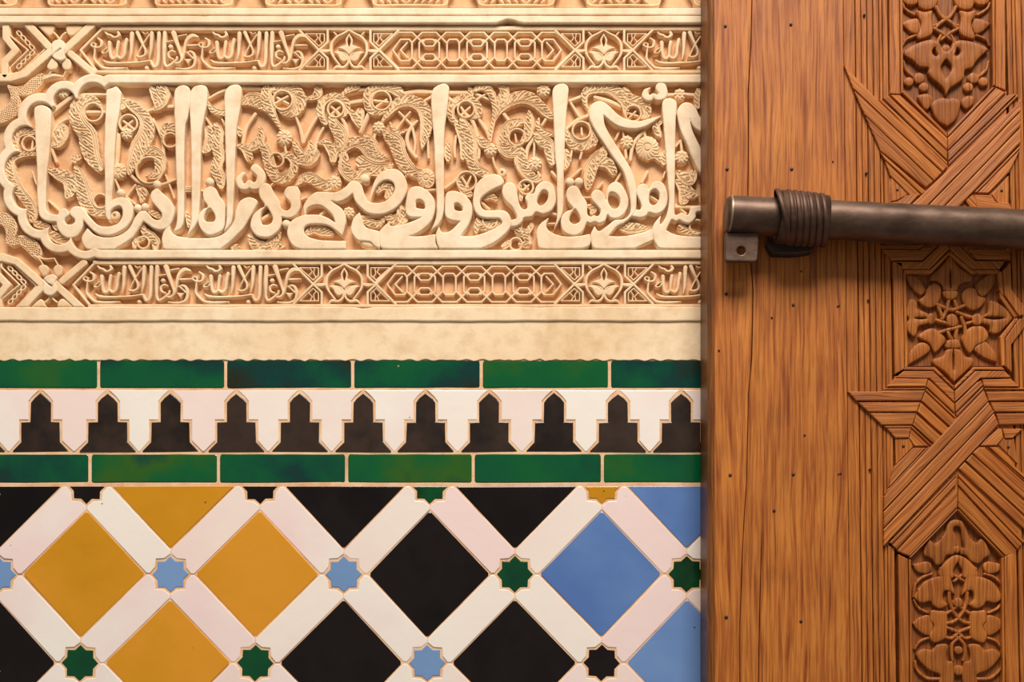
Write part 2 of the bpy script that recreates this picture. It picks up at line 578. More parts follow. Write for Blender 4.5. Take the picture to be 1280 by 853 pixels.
def wood(name, dark, mid, light, bump=.5, uv=True, vertical=False, knots=(), gscale=1., wander=.16, wf=(1.2, .45)):
    m, nt, b, lk = new_mat(name)
    if uv:
        tc = N(nt, 'ShaderNodeUVMap', uv_map='grain')
        vec = tc.outputs[0]
    else:
        gg = N(nt, 'ShaderNodeNewGeometry')
        sx = N(nt, 'ShaderNodeSeparateXYZ'); lk.new(gg.outputs['Position'], sx.inputs[0])
        cb = N(nt, 'ShaderNodeCombineXYZ')
        mA = N(nt, 'ShaderNodeMath', operation='MULTIPLY'); mA.inputs[1].default_value = 10.
        mB = N(nt, 'ShaderNodeMath', operation='MULTIPLY'); mB.inputs[1].default_value = 10.
        lk.new(sx.outputs[0], mA.inputs[0]); lk.new(sx.outputs[2], mB.inputs[0])
        lk.new(mA.outputs[0], cb.inputs[0]); lk.new(mB.outputs[0], cb.inputs[1])
        vec = cb.outputs[0]
    # wander of the grain
    n0 = N(nt, 'ShaderNodeTexNoise', Scale=1.6, Detail=3.)
    mp0 = N(nt, 'ShaderNodeMapping'); mp0.inputs['Scale'].default_value = (wf[0], wf[1], 1)
    lk.new(vec, mp0.inputs[0]); lk.new(mp0.outputs[0], n0.inputs['Vector'])
    sub = N(nt, 'ShaderNodeVectorMath', operation='SUBTRACT'); sub.inputs[1].default_value = (.5, .5, .5)
    lk.new(n0.outputs['Color'], sub.inputs[0])
    sc = N(nt, 'ShaderNodeVectorMath', operation='MULTIPLY'); sc.inputs[1].default_value = (wander, 0, 0)
    lk.new(sub.outputs[0], sc.inputs[0])
    ad = N(nt, 'ShaderNodeVectorMath', operation='ADD')
    lk.new(vec, ad.inputs[0]); lk.new(sc.outputs[0], ad.inputs[1])
    # growth rings seen as long streaks
    mp = N(nt, 'ShaderNodeMapping'); mp.inputs['Scale'].default_value = (24 * gscale, .40, 1)
    lk.new(ad.outputs[0], mp.inputs[0])
    n1 = N(nt, 'ShaderNodeTexNoise', Scale=1.6, Detail=5., Roughness=.6)
    lk.new(mp.outputs[0], n1.inputs['Vector'])
    mp2 = N(nt, 'ShaderNodeMapping'); mp2.inputs['Scale'].default_value = (46 * gscale, 1.0, 1)
    lk.new(ad.outputs[0], mp2.inputs[0])
    n2 = N(nt, 'ShaderNodeTexNoise', Scale=1.5, Detail=3.)
    lk.new(mp2.outputs[0], n2.inputs['Vector'])
    n3 = N(nt, 'ShaderNodeTexNoise', Scale=1.3, Detail=3.)
    lk.new(vec, n3.inputs['Vector'])
    r1 = ramp(nt, [(.33, dark), (.46, mid), (.60, light), (.74, mid)])
    lk.new(n1.outputs['Fac'], r1.inputs['Fac'])
    r2 = ramp(nt, [(.36, (.50, .40, .34, 1)), (.50, (1, 1, 1, 1))])
    lk.new(n2.outputs['Fac'], r2.inputs['Fac'])
    mx = N(nt, 'ShaderNodeMixRGB', blend_type='MULTIPLY'); mx.inputs[0].default_value = .62
    lk.new(r1.outputs[0], mx.inputs[1]); lk.new(r2.outputs[0], mx.inputs[2])
    r3 = ramp(nt, [(.35, (.78, .72, .70, 1)), (.6, (1.0, 1.0, 1.0, 1))])
    lk.new(n3.outputs['Fac'], r3.inputs['Fac'])
    mx2 = N(nt, 'ShaderNodeMixRGB', blend_type='MULTIPLY'); mx2.inputs[0].default_value = .8
    lk.new(mx.outputs[0], mx2.inputs[1]); lk.new(r3.outputs[0], mx2.inputs[2])
    # each board its own tone
    oi = N(nt, 'ShaderNodeObjectInfo')
    hs = N(nt, 'ShaderNodeHueSaturation')
    mr = N(nt, 'ShaderNodeMapRange'); mr.inputs[3].default_value = .86; mr.inputs[4].default_value = 1.10
    lk.new(oi.outputs['Random'], mr.inputs[0]); lk.new(mr.outputs[0], hs.inputs['Value'])
    lk.new(mx2.outputs[0], hs.inputs['Color'])
    lk.new(hs.outputs[0], b.inputs['Base Color'])
    b.inputs['Roughness'].default_value = .46
    b.inputs['Specular IOR Level'].default_value = .35
    ad2 = N(nt, 'ShaderNodeMath', operation='ADD')
    lk.new(n1.outputs['Fac'], ad2.inputs[0]); lk.new(n2.outputs['Fac'], ad2.inputs[1])
    bp = N(nt, 'ShaderNodeBump', Strength=bump, Distance=.0012)
    lk.new(ad2.outputs[0], bp.inputs['Height']); lk.new(bp.outputs[0], b.inputs['Normal'])
    return m


M_PLANK = wood('plank_wood', srgb(136, 66, 22), srgb(178, 101, 39), srgb(200, 125, 52), gscale=.62, wander=.36, wf=(.7, .11))
M_STRIP = wood('strip_wood', srgb(138, 72, 26), srgb(176, 100, 38), srgb(198, 122, 52), gscale=1.1)
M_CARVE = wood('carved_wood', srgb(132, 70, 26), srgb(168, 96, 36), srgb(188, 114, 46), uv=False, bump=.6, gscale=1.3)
M_CARVEBED = wood('carving_bed_wood', srgb(108, 56, 20), srgb(146, 82, 32), srgb(164, 98, 42), uv=False, bump=.6)  # darker copy of the carved wood, recess shade put into its colour
M_EDGE = wood('door_edge_wood', srgb(84, 44, 18), srgb(126, 74, 30), srgb(150, 92, 36), uv=False, bump=.8, gscale=1.6)  # darker brown carries the shade of the leaf's side in the colour


def metal(name, c1, c2, rough=.45, met=.75):
    m, nt, b, lk = new_mat(name)
    g = N(nt, 'ShaderNodeNewGeometry')
    mp = N(nt, 'ShaderNodeMapping'); mp.inputs['Scale'].default_value = (.5, 1, 1)
    lk.new(g.outputs['Position'], mp.inputs[0])
    n = N(nt, 'ShaderNodeTexNoise', Scale=45., Detail=6., Roughness=.65)
    lk.new(mp.outputs[0], n.inputs['Vector'])
    r = ramp(nt, [(.35, c1), (.65, c2)])
    lk.new(n.outputs['Fac'], r.inputs['Fac']); lk.new(r.outputs[0], b.inputs['Base Color'])
    b.inputs['Metallic'].default_value = met
    mr = N(nt, 'ShaderNodeMapRange'); mr.inputs[3].default_value = rough * .8; mr.inputs[4].default_value = rough * 1.3
    lk.new(n.outputs['Fac'], mr.inputs[0]); lk.new(mr.outputs[0], b.inputs['Roughness'])
    bp = N(nt, 'ShaderNodeBump', Strength=.3, Distance=.001)
    lk.new(n.outputs['Fac'], bp.inputs['Height']); lk.new(bp.outputs[0], b.inputs['Normal'])
    return m


M_IRON = metal('worn_iron', srgb(80, 58, 45), srgb(112, 88, 72), rough=.42, met=.6)
M_IRON2 = metal('wrapped_iron', srgb(74, 50, 38), srgb(104, 76, 60), rough=.5, met=.5)
M_WORN = metal('bare_iron_edge', srgb(150, 128, 106), srgb(176, 152, 128), rough=.4, met=.6)
M_NAIL = metal('nail_iron', srgb(42, 30, 26), srgb(80, 64, 56), rough=.5, met=.5)

# depths in metres in front of the back plane
TOP = .012
LEAFT = .0080
STEMT = .0060
BANDT = .0085

# ------------------------------------------------------------------ the wall behind everything
XL, XR = -150, 960
def box(name, x0, x1, y0, y1, z0, z1, mat, parent=None, smooth=False):
    V = [(x, y, z) for z in (z0, z1) for y in (y0, y1) for x in (x0, x1)]
    Fc = [(0, 2, 3, 1), (4, 5, 7, 6), (0, 1, 5, 4), (2, 6, 7, 3), (0, 4, 6, 2), (1, 3, 7, 5)]
    loops = [i for f in Fc for i in f]
    return link_mesh(name, V, loops, list(range(0, 24, 4)), mat, parent, smooth=smooth)


xa, _, za = W(-760, 2000, 0); xb, _, zb = W(1900, -620, 0)
wall = box('wall_back', xa, xb, .0065, .25, za, zb, M_SMOOTH)
wall['kind'] = 'structure'


def slab_px(name, x0, y0, x1, y1, top, base, mat, parent, **kw):
    return slab(name, [(x0, y0), (x1, y0), (x1, y1), (x0, y1)], top, base, mat, parent, **kw)


def bar(name, x0, x1, y0, y1, top, base, mat, parent, wob=.35, chip=(), bev=1.2, bz=.0012):
    """long moulding with softly wavering edges"""
    xs = np.arange(x0, x1 + 1, 7.)
    ph = RNG.uniform(0, 6, 4)
    up = [(x, y0 + wob * (math.sin(x * .031 + ph[0]) * .6 + math.sin(x * .113 + ph[1]) * .4)) for x in xs]
    lo = [(x, y1 + wob * (math.sin(x * .027 + ph[2]) * .6 + math.sin(x * .127 + ph[3]) * .4)) for x in xs]
    for cxp, wd, dp, side in chip:
        L = lo if side > 0 else up
        for i, (x, y) in enumerate(L):
            if abs(x - cxp) < wd:
                L[i] = (x, y - side * dp * (1 - abs(x - cxp) / wd))
    return slab(name, up + lo[::-1], top, base, mat, parent, bev=bev, bz=bz, smooth=False)


# ------------------------------------------------------------------ top frieze row (cut by the frame)
row = empty('carved_frieze_row', label='carved stucco row of long lozenge frames cut off by the top of the picture', cat='stucco frieze')
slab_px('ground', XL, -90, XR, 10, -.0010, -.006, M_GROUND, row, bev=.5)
for (a, b) in ((-76, 28), (52, 165), (186, 298), (324, 434), (458, 567), (590, 700), (726, 833), (860, 965)):
    P = [(a, -16), (a + 12, 6), (b - 12, 6), (b, -16), (b - 12, -40), (a + 12, -40)]
    relief('lozenge_frame', [('o', [(x, y, 2.8) for x, y in smooth_poly([p + ('c',) for p in P], 3)])], TOP - .002, .0, M_BAND, row, res=.8)
    for k in range(int((b - a - 28) / 9)):
        x = a + 18 + 9 * k
        sg = random.choice((-1, 1))
        relief('leaf', [('l', [(x - 3 * sg, 3.2, 2.2), (x, .5, 3.6), (x + 3 * sg, -6, 4.5), (x - sg * 2, -13, 2.)])], LEAFT, 0, M_LEAF, row, res=.8)
bar('upper_moulding', XL, XR, 9.6, 18.4, TOP + .001, 0, M_LETTER, row, wob=.25)
bar('lower_moulding', XL, XR, 19.6, 28.2, TOP + .0015, 0, M_LETTER, row, wob=.25, chip=((636, 16, 5.5, 1), (253, 4, 2, -1)))

# ------------------------------------------------------------------ inscription bands
# one repeat of the small inscription, traced once from the upper band
UNIT = [
    [('l', [(185, 165, 20), (225, 200, 35), (215, 255, 30), (160, 265, 25), (115, 240, 22), (130, 215, 18), (165, 225, 18)]),
     ('l', [(160, 235, 18), (150, 330, 20), (150, 390, 28), (200, 450, 32), (260, 485, 35), (400, 490, 30), (500, 480, 14)])],
    [('l', [(265, 100, 18), (290, 125, 30), (325, 135, 30), (350, 155, 30), (385, 155, 30), (412, 130, 34), (402, 102, 28)])],
    [('l', [(285, 270, 14), (240, 300, 18), (235, 325, 20), (275, 320, 18), (297, 290, 20)]),
     ('l', [(308, 210, 42), (315, 300, 36), (330, 370, 38), (360, 382, 34), (385, 350, 30), (393, 280, 34), (405, 205, 38)]),
     ('l', [(385, 350, 30), (410, 372, 36), (440, 378, 36), (465, 340, 36), (475, 260, 36), (492, 180, 38)])],
    [('l', [(550, 115, 45), (545, 220, 38), (540, 320, 32), (525, 395, 16)])],
    [('l', [(608, 105, 42), (640, 180, 36), (668, 240, 28), (692, 290, 26), (690, 340, 28), (650, 365, 32), (605, 360, 24), (612, 340, 16), (650, 260, 20), (700, 180, 20), (738, 125, 18)]),
     ('l', [(665, 100, 14), (690, 116, 18), (722, 106, 14)])],
    [('l', [(762, 110, 42), (757, 220, 38), (752, 300, 30), (735, 385, 14)])],
    [('l', [(838, 112, 42), (832, 250, 38), (827, 400, 38), (810, 460, 36), (780, 467, 34), (760, 430, 34), (745, 408, 24), (600, 425, 26), (400, 432, 30), (290, 426, 34), (245, 400, 20)])],
    [('l', [(706, 483, 42), (710, 483, 42)])],
    [('l', [(900, 108, 44), (895, 250, 42), (893, 380, 32), (898, 440, 30), (920, 468, 32), (960, 450, 32), (1020, 400, 26), (1032, 366, 22)]),
     ('l', [(1010, 312, 20), (975, 303, 28), (942, 325, 28), (945, 368, 26), (985, 388, 24)])],
    [('l', [(960, 255, 46), (966, 255, 46)])],
    [('l', [(995, 108, 56), (1020, 190, 46), (1055, 290, 34), (1080, 380, 28), (1050, 430, 28), (1010, 430, 20)]),
     ('l', [(1248, 150, 30), (1190, 140, 50), (1135, 190, 42), (1110, 280, 30), (1097, 360, 26), (1080, 405, 24)])],
    [('l', [(1128, 322, 18), (1170, 308, 24), (1208, 330, 34), (1225, 400, 34), (1200, 470, 34), (1120, 495, 28), (1020, 485, 18)]),
     ('l', [(1135, 318, 18), (1175, 350, 20), (1205, 385, 18)])],
    [('p', [(1105, 385, 'c'), (1190, 385, 'c'), (1150, 452, 'c')])],
    [('l', [(1050, 145, 24), (1130, 128, 20)])],
    [('l', [(925, 205, 22), (985, 192, 16)])],
    [('l', [(1150, 245, 28), (1210, 243, 26), (1270, 240, 16)])],
]
UX = [-9.5]  # filled below


def flower(ox, oy, par, k=1.):
    """lotus roundel between two crossings, M4 frame coordinates relative to its axis x=562"""
    f = lambda pts: [(ox + (p[0] - 562) / 8.533 * k, oy + (p[1] - 287) / 8.533) + ((p[2] / 8.533,) if len(p) > 2 and p[2] != 'c' else tuple(p[2:])) for p in pts]
    mir = lambda pts: [(1124 - p[0],) + tuple(p[1:]) for p in pts]
    arc = [(562, 72, 24), (500, 108, 24), (430, 145, 26), (380, 210, 28), (372, 290, 28), (385, 340, 24), (430, 405, 22), (462, 445, 22)]
    for q in (arc, mir(arc)):
        relief('roundel_arc', [('l', f(q))], BANDT, 0, M_BAND, par, res=.55, br=1.1, bd=.001)
    base = [(395, 495, 14), (430, 462, 30), (500, 468, 28), (545, 430, 26), (556, 370, 24), (520, 320, 18), (440, 302, 14)]
    for q in (base, mir(base)):
        relief('scroll', [('l', f(q))], BANDT, 0, M_BAND, par, res=.55, br=1.1, bd=.001)
    w = [(455, 312), (500, 318), (540, 350), (545, 385), (510, 415), (475, 390), (455, 350)]
    w2 = [(392, 305, 'c'), (460, 300), (520, 330), (550, 370), (545, 395), (500, 412), (465, 385), (440, 340)]
    for q in (w2, mir(w2)):
        relief('petal', [('p', f(q))], BANDT + .0003, 0, M_BAND, par, res=.55, br=1.6, bd=.0016)
    relief('petal', [('p', f([(562, 105, 'c'), (600, 170), (596, 225), (640, 245), (690, 262, 'c'), (620, 285), (562, 340, 'c'), (504, 285), (434, 262, 'c'), (484, 245), (528, 225), (524, 170)]))],
           BANDT + .0003, 0, M_BAND, par, res=.55, br=1.2, bd=.0012, holes=[('p', f([(562, 135, 'c'), (580, 180), (576, 215), (562, 255, 'c'), (548, 215), (544, 180)]))])
    for q in ([(400, 95, 14), (425, 120, 20)], [(724, 95, 14), (700, 120, 20)]):
        relief('bud', [('l', f(q))], BANDT, 0, M_BAND, par, res=.55, br=.9, bd=.001)
    for q in ([(372, 290, 24), (300, 296, 40), (262, 290, 20)], [(752, 290, 24), (820, 296, 40), (862, 290, 20)]):
        relief('link', [('l', f(q))], BANDT, 0, M_BAND, par, res=.55, br=1.1, bd=.001)


def crossing(x, y0, y1, sgn, par, top=BANDT):
    """X of flat fillets; sgn +1: vertical bar to its right"""
    yc = (y0 + y1) / 2; h = (y1 - y0) / 2
    w = 3.0
    bx = x + sgn * 10.6
    relief('crossing_fillet', [('s', [(x - sgn * 24.5, y0, w), (x, yc, w)]), ('s', [(x - sgn * 24.5, y1, w), (x, yc, w)]),
                               ('s', [(x, yc, w), (bx, yc - 10, w), (bx, y0, w)]), ('s', [(x, yc, w), (bx, yc + 10, w), (bx, y1, w)])],
           top, 0, M_BAND, par, res=.55, br=1., bd=.0009)
    for v in (-1, 1):
        Q = [(x - sgn * 17, yc + v * 20.6), (x + sgn * 6.6, yc + v * 20.6), (x + sgn * 6.6, yc + v * 11), (x, yc + v * 5.2)]
        relief('corner_panel', [('s', [(a, b, 1.4) for a, b in Q + Q[:1]]),
                                ('s', [(x - sgn * 4, yc + v * 20.6, 1.3), (x - sgn * 1, yc + v * 15.5, 1.3), (x - sgn * 5.5, yc + v * 11, 1.3)]),
                                ('s', [(x + sgn * 1.5, yc + v * 20.6, 1.3), (x + sgn * .5, yc + v * 13, 1.3), (x + sgn * 3.5, yc + v * 9, 1.3)])],
               top - .001, 0, M_BAND, par, res=.5, br=.6, bd=.0006)


def interlace(C, y0, y1, par):
    """chain of interlaced octagons; C = centres; y0 / y1 outer line centres"""
    yc = (y0 + y1) / 2; h = (y1 - y0) / 2
    w = 2.3
    n = len(C)
    P = (C[-1] - C[0]) / (n - 1)
    for i, c in enumerate(C):
        pr = []
        L, Rr = i > 0, i < n - 1
        for v in (-1, 1):
            pr.append(('s', [(c - P * .29, yc + v * h, w), (c + P * .29, yc + v * h, w)]))
            if Rr: pr.append(('s', [(c + P * .29, yc + v * h, w), (c + P * .72, yc + v * h * .42, w)]))
            else: pr.append(('s', [(c + P * .29, yc + v * h, w), (c + P * 1.08, yc, w)]))
            if L: pr.append(('s', [(c - P * .29, yc + v * h, w), (c - P * .72, yc + v * h * .42, w)]))
            else: pr.append(('s', [(c - P * .29, yc + v * h, w), (c - P * 1.08, yc, w)]))
        a = P * .28
        if i in (0, n - 1):
            s = -1 if i == 0 else 1
            Q = [(c + s * P * .52, yc), (c + s * a * .7, yc - h * .6), (c - s * a * .6, yc - h * .6), (c - s * a, yc - h * .42), (c - s * a, yc + h * .42), (c - s * a * .6, yc + h * .6), (c + s * a * .7, yc + h * .6)]
            pr.append(('s', [(q[0], q[1], w) for q in Q + Q[:1]]))
            pr.append(('s', [(c - s * a * .3, yc - h * .42, w), (c + s * a * .7, yc, w), (c - s * a * .3, yc + h * .42, w)]))
        elif i % 2 == 1:
            for v in (-1, 1):
                Q = [(c - a, .42), (c - a * .6, .6), (c + a * .6, .6), (c + a, .42), (c + a * .6, .22), (c - a * .6, .22)]
                pr.append(('s', [(q[0], yc + v * h * q[1], w) for q in Q + Q[:1]]))
            for s in (-1, 1):
                pr.append(('s', [(c + s * a * 1.5, yc - h * .42, w), (c + s * a * 1.5, yc + h * .42, w)]))
                for v in (-1, 1):
                    pr.append(('s', [(c + s * a * 1.5, yc + v * h * .42, w), (c + s * a * .95, yc + v * h * .58, w)]))
        else:
            a *= .92
            Q = [(c - a, -.42), (c - a * .6, -.6), (c + a * .6, -.6), (c + a, -.42), (c + a, .42), (c + a * .6, .6), (c - a * .6, .6), (c - a, .42)]
            pr.append(('s', [(q[0], yc + h * q[1], w) for q in Q + Q[:1]]))
        relief('interlace_fillet', pr, BANDT - .0006, 0, M_BAND, par, res=.5, br=.7, bd=.0008)


def band(name, label, y0, y1, dxf, units, geo):
    """y0,y1 = inner field limits; units = list of x shifts"""
    e = empty(name, label=label, cat='stucco band')
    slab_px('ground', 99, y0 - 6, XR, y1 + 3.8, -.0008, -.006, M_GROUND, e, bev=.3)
    relief('end_fillet', [('s', [(127, y0 - 1.6, 3.2), (100.5, (y0 + y1) / 2, 3.2), (121, y1 + 1.6, 3.2)])] if y0 < 100 else [('s', [(118, y0 - 1.6, 3.2), (91.5, (y0 + y1) / 2 + 1, 3.2), (112, y1 + 1.6, 3.2)])], BANDT, -.003, M_BAND, e, res=.55, br=1., bd=.0009)
    bar('edge_fillet', 116 if y0 > 100 else 126, XR, y0 - 5.2, y0, BANDT, 0, M_BAND, e, wob=.2, bev=.8, bz=.0008)
    bar('edge_fillet', 110 if y0 > 100 else 120, XR, y1, y1 + 3.8, BANDT, 0, M_BAND, e, wob=.2, bev=.8, bz=.0008)
    dy = y0 - 37.8
    protos = None
    for (dx, lim) in units:
        if protos is None:
            protos = []
            for g in UNIT:
                prims = [(k, cv('M2', p)) for k, p in g]
                prims = [(k, [(q[0] + dx, q[1] + dy) + tuple(q[2:]) for q in p]) for k, p in prims]
                protos.append(relief('letter', prims, BANDT + .0002, 0, M_BAND, e, res=.55, br=1.5, bd=.0022))
            first = dx
        else:
            for p in protos:
                bb = [v[0] for v in p.bound_box]
                c = p.copy()
                c.location.x += (dx - first) * (D - BANDT) / FPX
                if min(bb) + c.location.x > (lim - CX) * (D - BANDT) / FPX:
                    bpy.data.objects.remove(c)
                    continue
                COL.objects.link(c)
    for (x, s) in geo['x']:
        crossing(x, y0, y1, s, e)
    for x in geo['f']:
        flower(x, (y0 + y1) / 2, e)
    interlace(geo['i'], y0 + 2.6, y1 - 2.6, e)
    return e


b1 = band('inscription_band', 'narrow carved inscription band above the large lettering', 37.8, 87.4, 0,
          [(0, 900), (134.5, 372), (691, 990)],
          dict(x=[(398.7, 1), (473.5, -1), (718.7, 1), (791, -1)], f=[436.2, 754.7], i=[506.5 + 29.9 * k for k in range(7)]))
b2 = band('inscription_band', 'narrow carved inscription band below the large lettering, over the plain plaster ledge', 330.6, 380.2, 0,
          [(-9.5, 900), (127, 365), (692.5, 990)],
          dict(x=[(391.3, 1), (470, -1), (718, 1), (792, -1)], f=[430.2, 755], i=[500 + 30.9 * k for k in range(7)]))

# plain ledge and plaster
ledge = empty('plaster_ledge', label='plain cream plaster ledge between the carving and the green tiles', cat='plaster')
bar('ledge_moulding', XL, XR, 383.6, 401.3, .0105, 0, M_SMOOTH, ledge, wob=.5, bev=1.6, bz=.0015, chip=((455, 9, 2, -1),))
_e = lambda x: 450.4 + 1.3 * math.sin(x * .31) * math.sin(x * .043 + 1) + .45 * math.sin(x * .63) * max(0, math.sin(x * .021))
slab('plaster_field', [(XL, 399), (XR, 399)] + [(x, _e(x)) for x in range(XR, XL - 1, -3)], .0080, 0, M_SMOOTH, ledge, bev=.8, bz=.0008)

# ------------------------------------------------------------------ the great inscription
panel = empty('great_inscription_panel', label='large carved calligraphy panel in a lobed stucco frame, letters raised over leafy scrolls', cat='stucco panel')


def ground_grid(name, x0, y0, x1, y1, dep, amp, mat, parent, step=4.):
    xs = np.arange(x0, x1 + step, step); ys = np.arange(y0, y1 + step, step)
    X, Y = np.meshgrid(xs, ys)
    Z = dep + amp * (np.sin(X * .11 + 2 * np.sin(Y * .07)) * np.sin(Y * .13 + np.sin(X * .05) * 2) * .6 + .4 * np.sin(X * .31 + Y * .27))
    k = (D - dep) / FPX
    V = np.stack([(X - CX) * k, -Z, ZC + (CY - Y) * k], -1).reshape(-1, 3)
    ny, nx = X.shape
    I = np.arange(nx * ny).reshape(ny, nx)
    q = np.stack([I[:-1, :-1], I[1:, :-1], I[1:, 1:], I[:-1, 1:]], -1).reshape(-1, 4)
    return link_mesh(name, V, q.ravel(), np.arange(len(q)) * 4, mat, parent)


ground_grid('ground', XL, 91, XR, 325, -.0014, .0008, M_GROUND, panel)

# lobed frame: everything within ~10.5 px outside the inner field
res = .8
xs = np.arange(-60, XR, res); ys = np.arange(84, 332, res)
X, Y = np.meshgrid(xs, ys)
circ = [(115.6, 121.6, 18.8), (80, 124.7, 13.6), (50, 144.2, 17.2), (31, 173.5, 16.5), (27.5, 211, 22.5), (31.5, 244, 16.8),
        (50.5, 269, 18.2), (74.5, 291, 14.6), (106, 296.5, 17)]
I = sd_poly(X, Y, np.array([(136, 103.8), (XR + 30, 103.4), (XR + 30, 312.4), (124, 312.4), (106, 300), (75, 292), (50, 269), (31, 244), (27, 211), (31, 173), (50, 144), (80, 124), (116, 121)]))
for cx, cy, r in circ:
    I = np.maximum(I, r - np.hypot(X - cx, Y - cy))
wd = 10.8 + .25 * np.sin(X * .05) + .2 * np.sin(Y * .11)
F = np.minimum(-I, wd + I)
F = np.minimum(F, np.minimum(X + 59, XR - 1 - X))
frame = mesh_field('lobed_frame', xs, ys, F, bevel(F, 1.8, .0013), TOP, -.0045, M_LETTER, panel)


def L(crop, pts, holes=(), kind='p', br=1.7, **kw):
    pr = [(kind, cv(crop, pts))] if kind else [(k, cv(crop, p)) for k, p in pts]
    return relief('letter', pr, TOP - .0003, 0, M_LETTER, panel, res=.7, br=br, bd=.0016, holes=[('p', cv(crop, h)) for h in holes], **kw)


def up(pts):   # lower crop coordinates shown in the upper crop's frame
    return [(p[0], p[1] + 1000) + tuple(p[2:]) for p in pts]


# 1 left alif and its round knot
L('U1', [('p', [(340, 370), (370, 337), (430, 332), (490, 360), (508, 400), (505, 560), (485, 848), (465, 1000), (458, 1200), (458, 1370), (490, 1410), (570, 1425), (590, 1385), (640, 1362), (680, 1390), (685, 1430), (650, 1465), (645, 1495), (665, 1520), (710, 1522),
                 (742, 1500), (740, 1470), (700, 1430), (695, 1390), (730, 1350), (790, 1342), (840, 1370), (880, 1430), (980, 1530), (1080, 1545), (1180, 1510), (1222, 1430), (1215, 1360), (1180, 1340), (1110, 1385), (1100, 1480, 'c'), (1075, 1485, 'c'), (1050, 1420),
                 (1075, 1340), (1130, 1275), (1200, 1252), (1275, 1265), (1320, 1330), (1325, 1430), (1290, 1520), (1210, 1590), (1100, 1635), (990, 1625), (900, 1560), (830, 1480, 'c'), (820, 1560), (770, 1640), (700, 1662), (630, 1640), (575, 1570), (560, 1498, 'c'),
                 (480, 1495), (410, 1460), (380, 1390), (368, 1200), (368, 1000), (360, 848), (345, 560)])], kind=None)
# 2 alif of the ta
L('U1', [(1062, 185), (1110, 160, 'c'), (1165, 145), (1212, 200, 'c'), (1190, 400), (1160, 560), (1142, 848), (1135, 1000), (1115, 1250), (1105, 1330), (1075, 1420, 'c'), (1050, 1400), (1048, 1200), (1044, 1000), (1040, 848), (1045, 560), (1055, 350)])
# 3 long crescent
L('L2', [(-330, 560, 'c'), (-250, 630), (-120, 655), (0, 628), (90, 560), (150, 450), (190, 400), (240, 388), (280, 410), (330, 465), (380, 480), (415, 450), (405, 400), (320, 300), (302, 240), (320, 190), (370, 165),
         (420, 205), (520, 310), (540, 420), (490, 545), (400, 580), (330, 560), (270, 520), (230, 492, 'c'), (190, 560), (120, 660), (-50, 775, 'c'), (-320, 775), (-370, 730), (-385, 650)])
# tall strokes
L('U2', [(540, 350), (540, 220), (560, 160), (610, 132), (665, 137), (697, 175), (697, 300), (675, 450), (650, 540), (640, 848), (642, 1000), (640, 1300), (632, 1500), (600, 1570), (530, 1608, 'c'), (565, 1500), (568, 1200), (558, 1000), (552, 700)])
L('U2', [(695, 400), (695, 220), (720, 165), (760, 135), (830, 130), (870, 160), (868, 300), (840, 450), (815, 600), (805, 848), (805, 1000), (795, 1300), (775, 1480), (730, 1570), (660, 1645, 'c'), (700, 1540), (712, 1400), (712, 1000), (705, 600)])
L('U2', [(1045, 400), (1043, 230), (1065, 165), (1110, 130), (1180, 125), (1212, 160), (1208, 300), (1185, 450), (1165, 560), (1150, 848), (1145, 1000), (1135, 1250), (1115, 1500), (1035, 1600, 'c'), (1060, 1500), (1065, 1250), (1058, 1000), (1050, 700)])
L('L2', [(825, 210), (850, 165), (900, 145), (955, 165), (985, 230), (1045, 310), (1050, 400), (1035, 560), (970, 615), (890, 635), (820, 590), (780, 510), (785, 430), (830, 370), (875, 345), (835, 280)],
  holes=[[(890, 362), (930, 400), (950, 450), (940, 490), (890, 500), (840, 480), (850, 410)]])
L('L2', [(500, 530, 'c'), (505, 590), (560, 635), (700, 660), (900, 658), (1010, 630), (1090, 560), (1140, 480), (1155, 390), (1190, 300), (1240, 262), (1300, 252), (1360, 275), (1375, 310), (1310, 430), (1235, 560), (1160, 640), (1100, 700), (1000, 775, 'c'), (450, 775), (418, 700), (425, 620), (460, 560)])
L('L3', [(185, 200), (195, 150), (245, 110), (300, 130), (340, 210), (395, 290), (405, 340), (420, 370), (470, 385), (505, 350), (495, 300), (450, 250), (440, 200), (470, 150), (520, 140), (575, 145, 'c'), (600, 200), (602, 280), (600, 360), (560, 430), (490, 462), (415, 450, 'c'),
         (412, 520), (380, 590), (310, 645), (240, 655), (160, 635), (110, 570), (105, 500), (130, 430), (190, 370), (245, 335), (200, 260)], holes=[[(262, 345), (300, 400), (325, 460), (310, 510), (260, 530), (215, 515), (205, 450), (220, 390)]])
L('L3', [(640, 430, 'c'), (632, 340), (690, 250), (770, 197), (950, 200), (1050, 150), (1100, 98), (1160, 90), (1215, 130), (1240, 210), (1280, 292, 'c'), (1292, 292, 'c'), (1305, 210), (1340, 100), (1390, 20), (1470, -25), (1560, -30), (1630, 20), (1670, 110), (1665, 200), (1600, 320), (1500, 395), (1400, 425), (1290, 415), (1220, 370), (1150, 290), (1125, 215, 'c'),
         (1060, 270), (980, 300), (910, 290, 'c'), (1000, 350), (1040, 400), (1060, 480), (1045, 560), (1020, 640, 'c'), (950, 580), (860, 530), (720, 520), (650, 545), (640, 600), (690, 650), (800, 680), (1060, 690, 'c'), (1060, 770, 'c'), (620, 772), (530, 740), (480, 660), (472, 580), (510, 490), (600, 440), (680, 425), (800, 430), (880, 460), (950, 505, 'c'),
         (920, 430), (860, 370), (800, 335), (730, 335), (670, 370), (657, 422, 'c')], holes=[[(1300, 303, 'c'), (1350, 170), (1410, 100), (1480, 80), (1535, 115), (1540, 190), (1480, 270), (1400, 308)]])
L('L4', [(-5, 400, 'c'), (20, 470), (60, 550), (190, 590, 'c'), (200, 765, 'c'), (150, 745), (100, 700), (30, 690), (-30, 680), (-90, 590), (-70, 470)])
